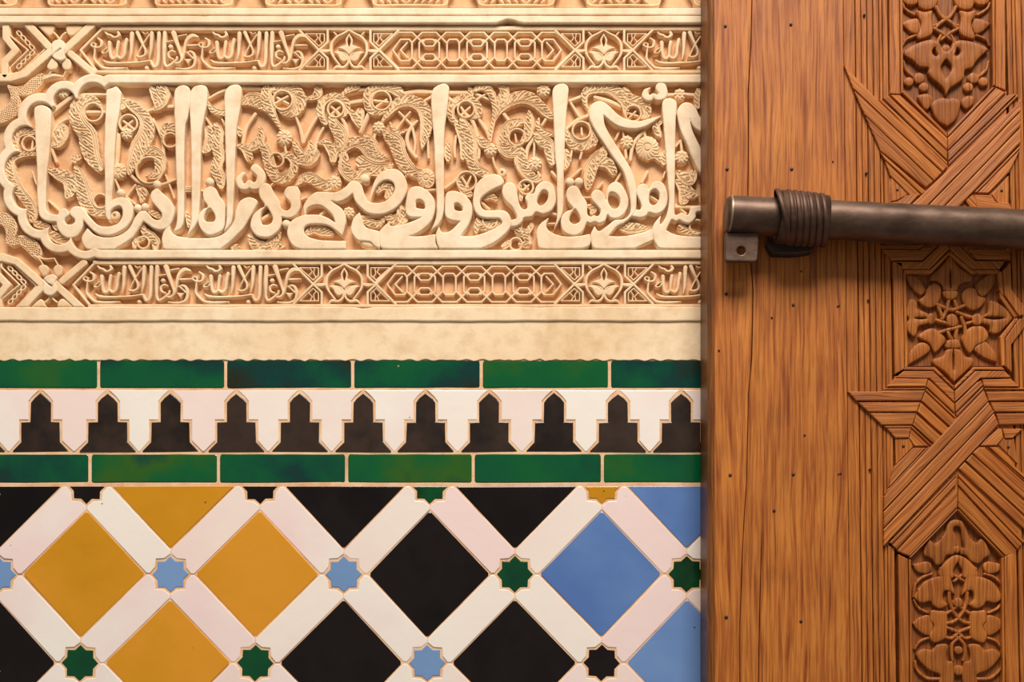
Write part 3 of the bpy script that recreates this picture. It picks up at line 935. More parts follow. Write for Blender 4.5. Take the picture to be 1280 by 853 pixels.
relief('broken_plaster', [('p', cv('L4', [(10, 640), (70, 600), (140, 620), (185, 700), (190, 755), (90, 765), (20, 740), (-10, 690)]))], TOP - .002, 0, M_LEAF, panel, res=.6, br=5, bd=.004)
L('L4', [(480, 200), (520, 150), (600, 145), (680, 190), (740, 270), (750, 370), (720, 480), (650, 560), (560, 620), (490, 642, 'c'), (620, 640), (757, 620, 'c'), (755, 700), (780, 767, 'c'), (230, 767), (190, 700), (190, 600), (250, 530), (305, 485, 'c'), (303, 535), (400, 530), (500, 500), (610, 455, 'c'), (500, 450), (455, 400), (460, 280)],
  holes=[[(560, 355, 'c'), (560, 290), (600, 275), (640, 310), (645, 365), (600, 365)]])
L('U4', [(710, 250), (730, 170), (790, 125), (850, 115), (890, 150), (885, 230), (868, 400), (845, 560), (838, 848), (838, 1000), (838, 1200), (835, 1400), (790, 1520), (705, 1590, 'c'), (760, 1450), (765, 1250), (750, 1000), (740, 700), (720, 450)])
L('L4', [(850, 300), (860, 220), (900, 190), (980, 195), (1060, 240), (1115, 320), (1120, 430), (1080, 540), (1010, 640, 'c'), (1120, 640), (1240, 608), (1350, 560), (1415, 515), (1410, 480), (1380, 462), (1270, 460), (1190, 440), (1140, 370), (1130, 270), (1150, 150), (1220, 60), (1320, 20), (1400, 35), (1440, 90), (1420, 130), (1340, 170), (1230, 240), (1200, 300), (1230, 370), (1300, 385), (1400, 380), (1470, 400), (1510, 470), (1500, 560), (1420, 650), (1320, 720), (1210, 767, 'c'),
         (790, 767, 'c'), (765, 700), (760, 610), (790, 545, 'c'), (820, 600), (900, 590), (1000, 495, 'c'), (900, 480), (850, 430)], holes=[[(945, 370), (945, 320), (980, 312), (1020, 350), (1020, 385), (980, 388)]])
L('L5', [(300, 200), (320, 130), (375, 100), (430, 130), (455, 230), (475, 320), (510, 372), (550, 360), (550, 310), (530, 260), (560, 220), (620, 210), (640, 150), (690, 100), (750, 92), (810, 130), (838, 230), (835, 310), (790, 390), (710, 420), (640, 400), (600, 445), (520, 460), (500, 500), (450, 540), (390, 548, 'c'), (380, 480, 'c'), (440, 465), (440, 430), (400, 350), (330, 280)],
  holes=[[(650, 290), (680, 210), (720, 178), (760, 210), (755, 270), (720, 320), (680, 335)]])
L('L5', [(770, 455, 'c'), (745, 540), (790, 600), (900, 640), (1060, 640), (1180, 618, 'c'), (1188, 700), (1165, 745), (1100, 767, 'c'), (690, 767), (650, 680), (650, 580), (690, 510)])
L('U5', [(805, 250), (810, 170), (850, 125), (920, 115), (962, 150), (962, 230), (945, 400), (935, 560), (925, 848), (918, 1000), (918, 1200), (910, 1380), (870, 1490), (815, 1575, 'c'), (850, 1450), (850, 1200), (850, 1000), (832, 848), (820, 560)])
L('L5', [(940, 230), (960, 160), (1020, 135), (1065, 160), (1100, 230), (1150, 310), (1155, 420), (1190, 445), (1220, 430), (1260, 440), (1285, 400), (1280, 370), (1200, 280), (1190, 230), (1220, 185), (1270, 178), (1310, 210), (1340, 280), (1345, 200), (1375, 130), (1430, 95), (1490, 120), (1550, 220), (1565, 310), (1530, 410), (1460, 462), (1390, 460), (1355, 430), (1330, 490), (1270, 515), (1230, 500), (1180, 515), (1150, 505),
         (1110, 590), (1050, 632), (980, 632), (910, 590), (888, 510), (900, 440), (950, 390), (1010, 365), (960, 300)],
  holes=[[(1030, 370), (1075, 440), (1080, 490), (1020, 520), (975, 480), (990, 420)], [(1362, 290), (1370, 220), (1410, 202), (1465, 240), (1480, 310), (1450, 360), (1400, 360)]])
L('U6', [(130, 400), (150, 330), (200, 295), (260, 292), (330, 335), (430, 430), (540, 480), (640, 488), (740, 462), (862, 435, 'c'), (760, 510), (650, 560), (520, 566), (400, 530), (310, 460), (275, 430, 'c'), (290, 530), (360, 660), (480, 848), (565, 1000), (600, 1150), (605, 1300), (595, 1400), (560, 1440), (480, 1510), (410, 1545), (330, 1640, 'c'),
         (480, 1640), (640, 1610), (760, 1570, 'c'), (775, 1680, 'c'), (590, 1767, 'c'), (190, 1767), (150, 1690), (148, 1620), (185, 1540, 'c'), (230, 1590), (310, 1540), (390, 1480), (480, 1470), (540, 1410), (545, 1300), (525, 1170), (475, 1000), (370, 848), (290, 730), (210, 610), (145, 490)])
L('L6', [(608, 220), (615, 150), (665, 115), (715, 130), (730, 170), (770, 105), (830, 92), (880, 120), (915, 220), (910, 320), (870, 390), (800, 420), (730, 405), (700, 440), (640, 458), (560, 440, 'c'), (590, 400), (600, 375), (640, 375), (655, 340), (640, 290)],
  holes=[[(732, 250), (750, 190), (800, 172), (835, 220), (825, 290), (780, 330), (740, 310)]])
CL = (-60, 90, 930, 330)
L('U6', [(862, 350), (870, 290), (910, 262), (970, 265), (1008, 310), (1000, 450), (995, 600), (992, 848), (990, 1000), (988, 1400), (1000, 1430), (1060, 1405), (1110, 1430), (1140, 1390), (1150, 1350), (1300, 1330, 'c'), (1300, 1400, 'c'), (1205, 1400), (1195, 1460), (1140, 1512), (1080, 1505), (1035, 1480), (1000, 1495), (955, 1480), (905, 1580, 'c'),
         (980, 1620), (1100, 1640), (1300, 1645, 'c'), (1300, 1766, 'c'), (850, 1766), (800, 1720), (765, 1630), (775, 1530), (850, 1430, 'c'), (840, 1520), (870, 1500), (915, 1400), (930, 1250), (912, 1000), (900, 848), (880, 560)], clip=CL)
L('U6', [(1012, 420), (1030, 350), (1080, 305), (1150, 310), (1200, 360), (1240, 440), (1330, 560, 'c'), (1330, 640, 'c'), (1190, 560), (1140, 470, 'c'), (1165, 580), (1220, 700), (1290, 848), (1360, 960, 'c'), (1360, 1100, 'c'), (1240, 1000), (1160, 848), (1110, 720), (1045, 580)], clip=CL)
relief('letter_mark', [('l', cv('E', [(95, 108, 20), (75, 135, 30), (83, 168, 34), (110, 172, 34), (125, 152, 26), (143, 170, 38), (175, 158, 44), (184, 115, 46), (155, 82, 46)]))], TOP - .0005, 0, M_LETTER, panel, br=2.2, bd=.002)
relief('letter_mark', [('l', cv('U6', [(742, 158, 18), (700, 190, 50), (700, 238, 75), (740, 262, 60), (775, 228, 40), (815, 255, 62), (872, 222, 90), (852, 155, 112)]))], TOP - .0005, 0, M_LETTER, panel, br=2.2, bd=.002)
for c, x, y, r in (('L2', 170, 355, 40), ('L2', 243, 345, 40), ('L2', 365, 120, 42), ('L1', 1200, 205, 42), ('L2', 890, 92, 44), ('L3', 460, 512, 44), ('L5', 980, 92, 44), ('L5', 1070, 92, 44), ('L4', 48, 62, 48)):
    x0, y0, s = CROPS[c]
    dome('letter_dot', x0 + x / s, y0 + y / s, r / s, TOP - .001, 0, M_LETTER, panel)

# ---- stems
STEMS = [
    ('U1', [(520, 400, 50), (620, 320, 45), (740, 240, 38), (900, 225, 30), (1050, 225, 28)]), ('U1', [(870, 400, 36), (1040, 400, 30)]), ('U1', [(330, 650, 16), (312, 790, 26)]),
    ('U1', [(515, 660, 20), (560, 540, 26), (660, 470, 26)]), ('U1', [(510, 720, 30), (525, 800, 30), (560, 900, 28)]), ('U1', [(1175, 640, 60), (1170, 850, 50), (1155, 950, 40)]),
    ('U2', [(270, 390, 26), (400, 352, 36), (530, 345, 36)]), ('U2', [(330, 470, 22), (390, 600, 24), (425, 700, 28), (435, 880, 36)]), ('U2', [(890, 262, 26), (970, 215, 30), (1060, 175, 32)]),
    ('U2', [(855, 455, 24), (915, 545, 26)]), ('U2', [(1005, 440, 24), (1045, 530, 16)]), ('U2', [(20, 480, 26), (150, 580, 24)]), ('U2', [(20, 570, 24), (140, 475, 24)]), ('U2', [(465, 155, 30), (560, 165, 30)]),
    ('U3', [(10, 160, 40), (110, 160, 36), (210, 165, 34)]), ('U3', [(150, 420, 34), (60, 560, 36), (25, 720, 36)]), ('U3', [(360, 250, 26), (480, 315, 26)]), ('U3', [(355, 310, 26), (480, 240, 26)]),
    ('U3', [(550, 430, 24), (600, 560, 32), (630, 700, 40)]), ('U3', [(800, 400, 30), (700, 560, 34), (632, 700, 36)]), ('U3', [(660, 275, 30), (730, 262, 34), (810, 290, 30)]), ('U3', [(445, 700, 24), (455, 800, 24)]),
    ('U3', [(905, 340, 24), (1010, 430, 24)]), ('U3', [(1005, 345, 24), (905, 425, 24)]), ('U3', [(970, 400, 30), (1050, 520, 34), (1080, 650, 30)]), ('U3', [(1080, 310, 40), (1240, 285, 40)]),
    ('U3', [(1020, 230, 26), (1130, 190, 38), (1280, 168, 40)]), ('U3', [(1280, 420, 34), (1200, 600, 32)]), ('U3', [(830, 560, 26), (765, 690, 32), (745, 860, 32)]), ('U3', [(20, 760, 24), (60, 860, 24)]),
    ('U4', [(140, 285, 28), (275, 300, 28)]), ('U4', [(165, 345, 26), (265, 275, 24)]), ('U4', [(390, 400, 22), (510, 525, 28)]), ('U4', [(500, 400, 22), (440, 470, 24), (360, 580, 28)]),
    ('U4', [(525, 560, 28), (550, 700, 26), (540, 820, 24)]), ('U4', [(570, 490, 24), (505, 560, 34), (470, 650, 36), (490, 760, 36), (560, 850, 36)]), ('U4', [(675, 630, 24), (685, 860, 26)]), ('U4', [(95, 415, 28), (10, 610, 30)]),
    ('U4', [(155, 600, 30), (125, 700, 30)]), ('U4', [(450, 212, 40), (580, 195, 44), (715, 200, 38)]), ('U4', [(885, 205, 38), (1065, 205, 38)]), ('U4', [(620, 300, 24), (712, 250, 36)]), ('U4', [(880, 255, 36), (945, 305, 34)]),
    ('U4', [(1010, 350, 24), (1050, 410, 30), (1120, 480, 36), (1165, 600, 36), (1190, 740, 34), (1185, 860, 30)]), ('U4', [(1100, 350, 22), (1010, 430, 24)]), ('U4', [(1175, 455, 28), (1230, 520, 28), (1275, 580, 26)]),
    ('U4', [(960, 640, 24), (945, 760, 26), (950, 850, 24)]), ('U4', [(1150, 210, 26), (1280, 270, 26)]),
    ('U5', [(370, 150, 40), (520, 135, 40), (660, 148, 36)]), ('U5', [(320, 420, 38), (370, 485, 34)]), ('U5', [(738, 470, 28), (700, 530, 24)]), ('U5', [(625, 650, 34), (560, 750, 36), (540, 870, 34)]), ('U5', [(625, 680, 24), (618, 870, 26)]),
    ('U5', [(60, 460, 26), (150, 600, 32), (180, 680, 34)]), ('U5', [(30, 215, 24), (130, 260, 28), (205, 290, 30)]), ('U5', [(145, 215, 24), (20, 290, 26)]), ('U5', [(200, 820, 24), (240, 960, 24), (330, 1050, 24)]),
    ('U5', [(945, 570, 26), (1050, 480, 36), (1165, 435, 36)]), ('U5', [(978, 290, 26), (1070, 440, 30)]), ('U5', [(978, 288, 30), (1090, 245, 34)]), ('U5', [(1095, 560, 18), (1100, 630, 26)]), ('U5', [(430, 620, 18), (445, 700, 26)]),
    ('U5', [(1000, 780, 22), (985, 860, 22)]), ('U5', [(1100, 790, 24), (1080, 870, 24)]),
    ('U6', [(190, 250, 36), (330, 290, 40), (450, 345, 38)]), ('U6', [(920, 228, 36), (1000, 225, 30)]), ('U6', [(1095, 222, 32), (1240, 232, 38)]), ('U6', [(690, 580, 30), (600, 680, 36), (560, 770, 36), (545, 880, 30)]),
    ('U6', [(680, 590, 28), (712, 720, 28)]), ('U6', [(430, 600, 26), (395, 675, 24)]), ('U6', [(1048, 685, 26), (1060, 800, 24)]), ('U6', [(1040, 690, 24), (998, 745, 24)]), ('U6', [(520, 410, 24), (620, 440, 24)]), ('U6', [(595, 395, 22), (535, 455, 22)]),
    ('U6', [(470, 600, 20), (480, 650, 20)]), ('U6', [(495, 770, 26), (505, 860, 26)]), ('L6', [(450, 10, 24), (400, 90, 24)]), ('L6', [(715, 0, 30), (660, 100, 30)]), ('L6', [(890, 0, 20), (870, 60, 20)]),
    ('L1', [(320, 0, 20), (360, 120, 20)]), ('L1', [(1150, 70, 20), (1190, 180, 24)]), ('L1', [(490, 290, 30), (600, 390, 30)]), ('L2', [(80, 0, 30), (170, 90, 34), (300, 130, 34), (430, 120, 30), (550, 75, 26)]), ('L2', [(455, 30, 20), (540, 260, 20)]),
    ('L2', [(65, 245, 24), (150, 130, 24)]), ('L2', [(60, 245, 24), (150, 320, 24)]), ('L2', [(640, 150, 16), (712, 150, 16)]), ('L2', [(640, 170, 16), (712, 172, 16)]), ('L2', [(640, 192, 16), (712, 194, 16)]), ('L2', [(810, 180, 24), (850, 200, 24)]),
    ('L3', [(220, 470, 34), (320, 410, 34)]), ('L3', [(800, 430, 26), (860, 375, 26)]), ('L3', [(600, 280, 26), (660, 255, 24)]), ('L3', [(310, 130, 22), (350, 100, 22)]), ('L4', [(850, 160, 30), (960, 80, 34), (1040, 20, 30)]), ('L4', [(660, 180, 26), (760, 178, 26)]),
    ('L4', [(1010, 40, 26), (1080, 150, 22)]), ('L4', [(1110, 40, 22), (1060, 150, 22)]), ('L4', [(0, 448, 30), (240, 440, 24)]), ('L4', [(460, 40, 24), (500, -40, 24)]), ('L5', [(80, 290, 24), (170, 370, 26)]), ('L5', [(500, 100, 26), (560, 170, 26)]), ('L5', [(500, 190, 26), (570, 130, 22)]),
    ('L5', [(770, 400, 30), (850, 430, 30)]), ('L5', [(1000, 50, 30), (1090, -30, 26)]), ('L5', [(660, 0, 24), (700, 80, 24)]), ('L5', [(800, 0, 30), (850, 60, 30)]), ('L5', [(740, 520, 20), (830, 515, 20)]), ('L6', [(740, 240, 20), (820, 290, 22)]),
    ('L6', [(1000, 330, 26), (1100, 415, 26)]), ('L6', [(1000, 350, 30), (1230, 352, 34)]), ('L6', [(1100, 90, 20), (1210, 230, 22)]), ('L6', [(80, 255, 20), (150, 255, 20)]), ('L6', [(220, 160, 24), (265, 110, 24)]), ('L1', [(0, 0, 1), (1, 1, 1)]),
]
for c, p in STEMS[:-1]:
    q = [(a[0], a[1], a[2] + 0.0) for a in p]
    relief('stem', [('l', cv(c, q))], STEMT + RNG.uniform(-.0006, .0006), .0005, M_LEAF, panel, res=.7, br=1.2, bd=.0014, clip=(-60, 102, 930, 313))

# ---- leaves: centre line with widths; the smooth rim lies to the right of the travel direction
LEAVES = [
    ('U1', [(1000, 345, 30), (960, 290, 60), (880, 275, 100), (790, 330, 150), (760, 430, 150), (800, 530, 160), (870, 620, 180), (890, 730, 190), (920, 850, 150), (990, 960, 80)], -1),
    ('U1', [(540, 730, 50), (580, 690, 120), (610, 610, 150), (630, 540, 60)], 1),
    ('U1', [(180, 790, 50), (150, 720, 70), (165, 630, 90), (240, 595, 80), (330, 600, 60)], 1),
    ('U1', [(360, 820, 30), (220, 820, 60), (110, 870, 90), (100, 980, 110), (140, 1100, 110), (200, 1200, 100), (300, 1330, 110), (330, 1440, 90), (300, 1490, 20)], -1),
    ('L1', [(500, -20, 60), (580, 20, 110), (680, 70, 140), (700, 170, 120), (670, 240, 60)], 1),
    ('L1', [(760, -40, 60), (800, 60, 110), (830, 180, 150), (860, 290, 150), (930, 380, 110), (1030, 400, 90)], -1),
    ('U1', [(780, 850, 60), (740, 870, 80), (770, 820, 30)], 1),
    ('L1', [(360, 520, 60), (420, 530, 70), (480, 545, 50)], 1), ('L1', [(540, 520, 50), (560, 560, 50)], 1), ('L1', [(480, 600, 50), (540, 640, 90), (600, 670, 100), (660, 690, 60)], 1),
    ('U2', [(20, 270, 30), (110, 330, 90), (210, 410, 110), (265, 510, 140), (250, 640, 170), (190, 740, 170), (150, 850, 150), (110, 940, 90), (90, 1010, 40)], 1),
    ('U2', [(60, 290, 60), (20, 350, 60)], 1),
    ('U2', [(240, 790, 60), (320, 790, 110), (390, 850, 120), (400, 960, 110), (350, 1030, 80), (270, 1040, 40)], -1),
    ('U2', [(400, 150, 90), (440, 220, 120), (410, 310, 100), (340, 365, 40)], -1),
    ('U2', [(320, 170, 60), (350, 260, 70), (370, 340, 40)], 1),
    ('U2', [(430, 640, 50), (440, 560, 70), (500, 540, 90), (560, 570, 60)], 1),
    ('U2', [(875, 290, 20), (920, 370, 60), (1000, 405, 60), (1060, 400, 60)], -1),
    ('U2', [(880, 570, 70), (900, 650, 110), (880, 740, 100), (840, 790, 50)], 1), ('U2', [(960, 530, 60), (990, 600, 90), (970, 720, 120), (990, 850, 110), (960, 960, 120), (1000, 1060, 110), (1010, 1140, 60)], -1),
    ('U2', [(1210, 300, 60), (1270, 280, 100), (1310, 270, 130), (1400, 290, 150), (1480, 350, 110), (1550, 460, 60), (1610, 570, 26)], -1),
    ('U2', [(1180, 560, 50), (1200, 620, 50)], 1), ('U2', [(1180, 740, 30), (1250, 760, 90), (1290, 860, 80)], 1),
    ('U3', [(330, 420, 60), (290, 330, 110), (260, 240, 120), (270, 160, 80)], 1),
    ('U3', [(350, 170, 90), (460, 150, 110), (555, 190, 120), (600, 280, 130), (560, 370, 120), (480, 405, 90), (400, 375, 50)], 1),
    ('U3', [(190, 545, 20), (215, 610, 70), (190, 690, 100), (110, 750, 90), (30, 740, 20)], -1),
    ('U3', [(230, 730, 90), (270, 820, 110), (300, 940, 120), (350, 1040, 110), (440, 1060, 110), (520, 1000, 90), (540, 900, 80), (480, 830, 70), (400, 840, 50)], -1),
    ('U3', [(540, 700, 40), (580, 780, 80), (640, 830, 90), (700, 760, 70), (700, 700, 40)], -1),
    ('U3', [(770, 140, 60), (780, 210, 90), (720, 255, 50), (650, 262, 20)], -1),
    ('U3', [(850, 500, 60), (805, 410, 80), (825, 300, 80), (930, 240, 70), (1040, 280, 80), (1070, 370, 60), (1030, 430, 50)], 1),
    ('U3', [(910, 430, 50), (940, 520, 110), (1000, 610, 140), (1010, 710, 130), (950, 780, 90), (930, 870, 70)], -1), ('U3', [(780, 715, 20), (850, 700, 70), (900, 770, 80), (930, 860, 60)], 1),
    ('U3', [(1000, 840, 40), (1060, 760, 60), (1140, 700, 110), (1230, 720, 130), (1300, 800, 120), (1400, 850, 90), (1480, 860, 20)], 1),
    ('U3', [(1110, 400, 50), (1150, 460, 70), (1195, 540, 40)], 1), ('U3', [(1200, 400, 90), (1195, 470, 80), (1200, 530, 30)], -1),
    ('U3', [(1170, 140, 70), (1090, 170, 60), (1010, 230, 20)], -1),
    ('U4', [(230, 400, 50), (130, 390, 80), (75, 310, 90), (90, 200, 90), (190, 150, 90), (310, 150, 110), (390, 200, 100)], 1),
    ('U4', [(220, 490, 24), (310, 370, 80), (400, 300, 110), (520, 290, 120), (620, 350, 130), (660, 450, 130), (660, 560, 120), (640, 650, 90), (620, 760, 20)], 1),
    ('U4', [(230, 570, 30), (290, 640, 110), (360, 700, 160), (390, 800, 140), (450, 920, 140), (540, 1000, 110), (640, 1030, 100), (690, 1080, 110), (680, 1120, 80)], -1),
    ('U4', [(300, 500, 14), (330, 560, 30), (400, 600, 36), (480, 570, 14)], -1),
    ('U4', [(60, 640, 60), (110, 700, 110), (140, 790, 110), (200, 850, 60)], -1),
    ('U4', [(960, 490, 50), (910, 440, 80), (910, 340, 90), (1000, 270, 80), (1100, 270, 80), (1175, 340, 80), (1180, 420, 70), (1120, 450, 40)], 1),
    ('U4', [(960, 520, 40), (1000, 600, 70), (1030, 720, 70), (1030, 850, 60)], 1), ('U4', [(1020, 480, 60), (1080, 600, 130), (1110, 720, 130), (1110, 850, 120), (1160, 960, 110), (1250, 1010, 80), (1300, 1020, 30)], -1),
    ('U4', [(1090, 150, 20), (1110, 200, 60), (1090, 260, 50)], -1), ('U4', [(1140, 180, 30), (1200, 150, 60), (1270, 150, 80)], -1),
    ('U4', [(880, 710, 40), (870, 790, 70), (880, 870, 50)], 1), ('U4', [(1190, 640, 20), (1220, 700, 90), (1270, 730, 70)], 1),
    ('U5', [(20, 190, 20), (110, 150, 60), (185, 200, 80), (225, 310, 60), (225, 430, 46), (200, 560, 38), (180, 690, 28)], -1),
    ('U5', [(300, 130, 90), (330, 190, 90), (300, 270, 110), (255, 350, 80), (235, 430, 40)], -1),
    ('U5', [(200, 540, 34), (250, 420, 50), (340, 310, 110), (460, 255, 130), (570, 260, 130), (660, 320, 110), (740, 400, 90), (800, 450, 40)], 1),
    ('U5', [(570, 385, 20), (580, 460, 80), (570, 560, 100), (550, 640, 90), (500, 690, 40)], -1), ('U5', [(480, 500, 80), (380, 520, 90), (310, 610, 110), (300, 720, 130), (370, 790, 140), (470, 800, 120), (490, 900, 130), (540, 1000, 110), (620, 1060, 90), (680, 1060, 50)], 1),
    ('U5', [(670, 460, 20), (660, 540, 50), (720, 600, 60), (820, 625, 40)], -1), ('U5', [(640, 620, 60), (690, 680, 110), (760, 720, 120), (780, 820, 90), (800, 900, 60)], -1),
    ('U5', [(940, 800, 60), (960, 880, 70), (930, 960, 40)], 1),
    ('U5', [(1170, 520, 40), (1225, 590, 80), (1200, 690, 110), (1110, 730, 110), (1020, 720, 100), (960, 650, 80), (950, 590, 40)], 1), ('U5', [(40, 640, 20), (100, 690, 80), (150, 740, 70)], 1),
    ('U6', [(110, 350, 24), (85, 260, 60), (110, 190, 90), (210, 160, 100), (330, 160, 110), (430, 220, 120), (490, 310, 90), (500, 420, 40)], 1),
    ('U6', [(490, 190, 80), (540, 260, 100), (610, 290, 100), (690, 330, 100), (710, 410, 80), (660, 450, 40)], 1), ('U6', [(1225, 180, 50), (1210, 260, 60), (1215, 340, 50)], -1), ('U6', [(850, 490, 50), (800, 530, 70), (820, 600, 70), (840, 640, 30)], -1),
    ('U6', [(280, 750, 30), (260, 820, 110), (210, 860, 120), (160, 930, 130), (130, 1060, 110), (120, 1150, 60)], 1), ('U6', [(230, 900, 90), (320, 910, 110), (380, 1000, 70)], 1), ('U6', [(720, 850, 60), (790, 830, 60), (850, 880, 50)], 1),
    ('U6', [(870, 820, 80), (880, 900, 60)], 1), ('L6', [(1030, 10, 60), (1080, 50, 110), (1140, 80, 110), (1170, 20, 90)], 1), ('L6', [(1010, 90, 40), (1080, 180, 110), (1080, 260, 110), (1060, 310, 40)], 1), ('L6', [(1080, 200, 80), (1150, 220, 90), (1220, 230, 30)], -1),
    ('L6', [(1050, 560, 80), (1110, 590, 70), (1170, 600, 60), (1230, 610, 50)], -1), ('L6', [(450, 550, 50), (520, 560, 100), (600, 560, 100), (700, 560, 40)], 1),
    ('L5', [(130, 250, 60), (190, 240, 60), (240, 270, 40)], 1), ('L5', [(40, 580, 50), (60, 520, 80), (120, 540, 90), (220, 520, 90), (270, 500, 50)], -1), ('L5', [(470, 500, 50), (470, 590, 90), (530, 620, 90), (570, 700, 70)], -1), ('L5', [(600, 530, 50), (560, 590, 60)], -1),
    ('L5', [(320, 740, 60), (370, 710, 60)], 1), ('L5', [(490, 720, 60), (560, 730, 60)], 1), ('L5', [(480, 140, 40), (490, 200, 40), (490, 270, 40)], 1), ('L5', [(1170, 340, 40), (1220, 360, 70), (1200, 400, 50)], 1),
    ('L4', [(180, 180, 60), (230, 140, 80), (300, 160, 80), (270, 240, 60)], 1), ('L4', [(30, 480, 40), (100, 510, 80), (180, 520, 70), (230, 480, 40)], -1), ('L4', [(270, 440, 60), (340, 480, 100), (420, 450, 130), (410, 370, 80)], -1),
    ('L4', [(1160, 600, 30), (1170, 540, 60), (1180, 480, 50)], 1), ('L4', [(980, 90, 40), (1040, 190, 70), (1100, 220, 60)], 1),
    ('L3', [(560, 130, 20), (640, 60, 90), (720, 60, 110), (800, 110, 110), (880, 130, 110), (950, 60, 90)], -1), ('L3', [(680, 600, 60), (740, 570, 90), (820, 590, 100), (910, 610, 60)], 1), ('L3', [(100, 640, 60), (150, 720, 110), (220, 740, 90)], -1),
    ('L3', [(420, 740, 50), (370, 730, 90), (300, 750, 90)], 1), ('L3', [(380, 610, 60), (350, 670, 90), (290, 720, 80)], 1), ('L3', [(1090, 60, 50), (1140, 30, 60)], 1),
    ('E', [(600, 20, 40), (603, 80, 66), (640, 122, 60), (700, 120, 66)], 1), ('E', [(690, 50, 70), (740, 80, 80), (800, 78, 60), (840, 62, 16)], -1), ('E', [(360, 40, 30), (420, 40, 60), (450, 10, 60)], 1),
    ('L2', [(180, 160, 50), (220, 200, 100), (220, 260, 60), (205, 300, 20)], 1), ('L2', [(290, 390, 30), (350, 420, 60), (400, 440, 40)], 1), ('L2', [(230, 520, 30), (240, 590, 70), (300, 630, 80), (350, 690, 90), (350, 750, 60)], -1),
    ('L2', [(140, 740, 50), (160, 690, 60), (230, 660, 50)], 1), ('L2', [(660, 400, 30), (680, 470, 50), (685, 540, 30)], 1), ('L2', [(1120, 760, 30), (1160, 745, 50), (1200, 765, 30)], 1),
]
for c, p, sd in LEAVES:
    q = cv(c, p)
    if sd < 0:
        pass
    else:
        q = q[::-1]
    relief('leaf', [('l', q)], LEAFT + RNG.uniform(-.0008, .0008), .0005, M_LEAF, panel, res=.45, br=.8, bd=.0008, deco='leaf', clip=(-60, 102, 930, 313))
RINGS = [('U1', 930, 400, 80), ('U1', 290, 715, 62), ('U2', 80, 515, 78), ('U2', 500, 680, 60), ('U3', 425, 280, 85), ('U3', 955, 370, 68), ('U4', 212, 285, 84), ('U4', 1060, 370, 72), ('U5', 450, 650, 72),
         ('U5', 1095, 585, 78), ('U6', 572, 412, 68), ('U3', 360, 880, 60), ('L2', 230, 705, 48), ('L5', 180, 490, 60), ('L5', 440, 720, 50), ('L4', 1065, 90, 84), ('L6', 1210, 550, 60), ('L2', 290, -20, 120), ('L1', 1000, 290, 60), ('L5', 540, 150, 60)]
for c, x, y, r in RINGS:
    x0, y0, s = CROPS[c]
    cx, cy, r = x0 + x / s, y0 + y / s, r / s
    pts = [(cx + (r + 1.4) * math.cos(a), cy + (r + 1.4) * math.sin(a), 2.6) for a in np.linspace(0, 2 * math.pi, 18)[:-1]]
    relief('curl', [('o', pts)], LEAFT + .0006, .0005, M_LEAF, panel, res=.55, br=1.1, bd=.0013)
ROS = [('U3', 440, 650, 80), ('U4', 185, 550, 62), ('U5', 715, 175, 68), ('U5', 185, 770, 66), ('U6', 1040, 220, 60), ('U6', 715, 750, 116), ('U6', 510, 695, 66), ('U6', 1060, 840, 62), ('U6', 265, 130, 1), ('L3', 1085, 400, 56),
       ('F', 395, 55, 34), ('F', 1130, 25, 34), ('E', 1010, 125, 46), ('D', 590, 92, 40), ('U2', 60, 610, 60), ('E', 550, 150, 36), ('U1', 625, 195, 60)]
for c, x, y, r in ROS:
    if r < 5: continue
    x0, y0, s = CROPS[c]
    rosette('rosette', x0 + x / s, y0 + y / s, r / s, LEAFT + .001, .0005, M_LEAF, panel, petals=max(7, int(r / s * 1.15)))
for c, x, y, r in (('L1', 1142, 433, 52), ('F', 230, 102, 22)):
    x0, y0, s = CROPS[c]
    rosette('button', x0 + x / s, y0 + y / s, r / s, LEAFT, .0005, M_LEAF, panel, petals=0, ring=True)


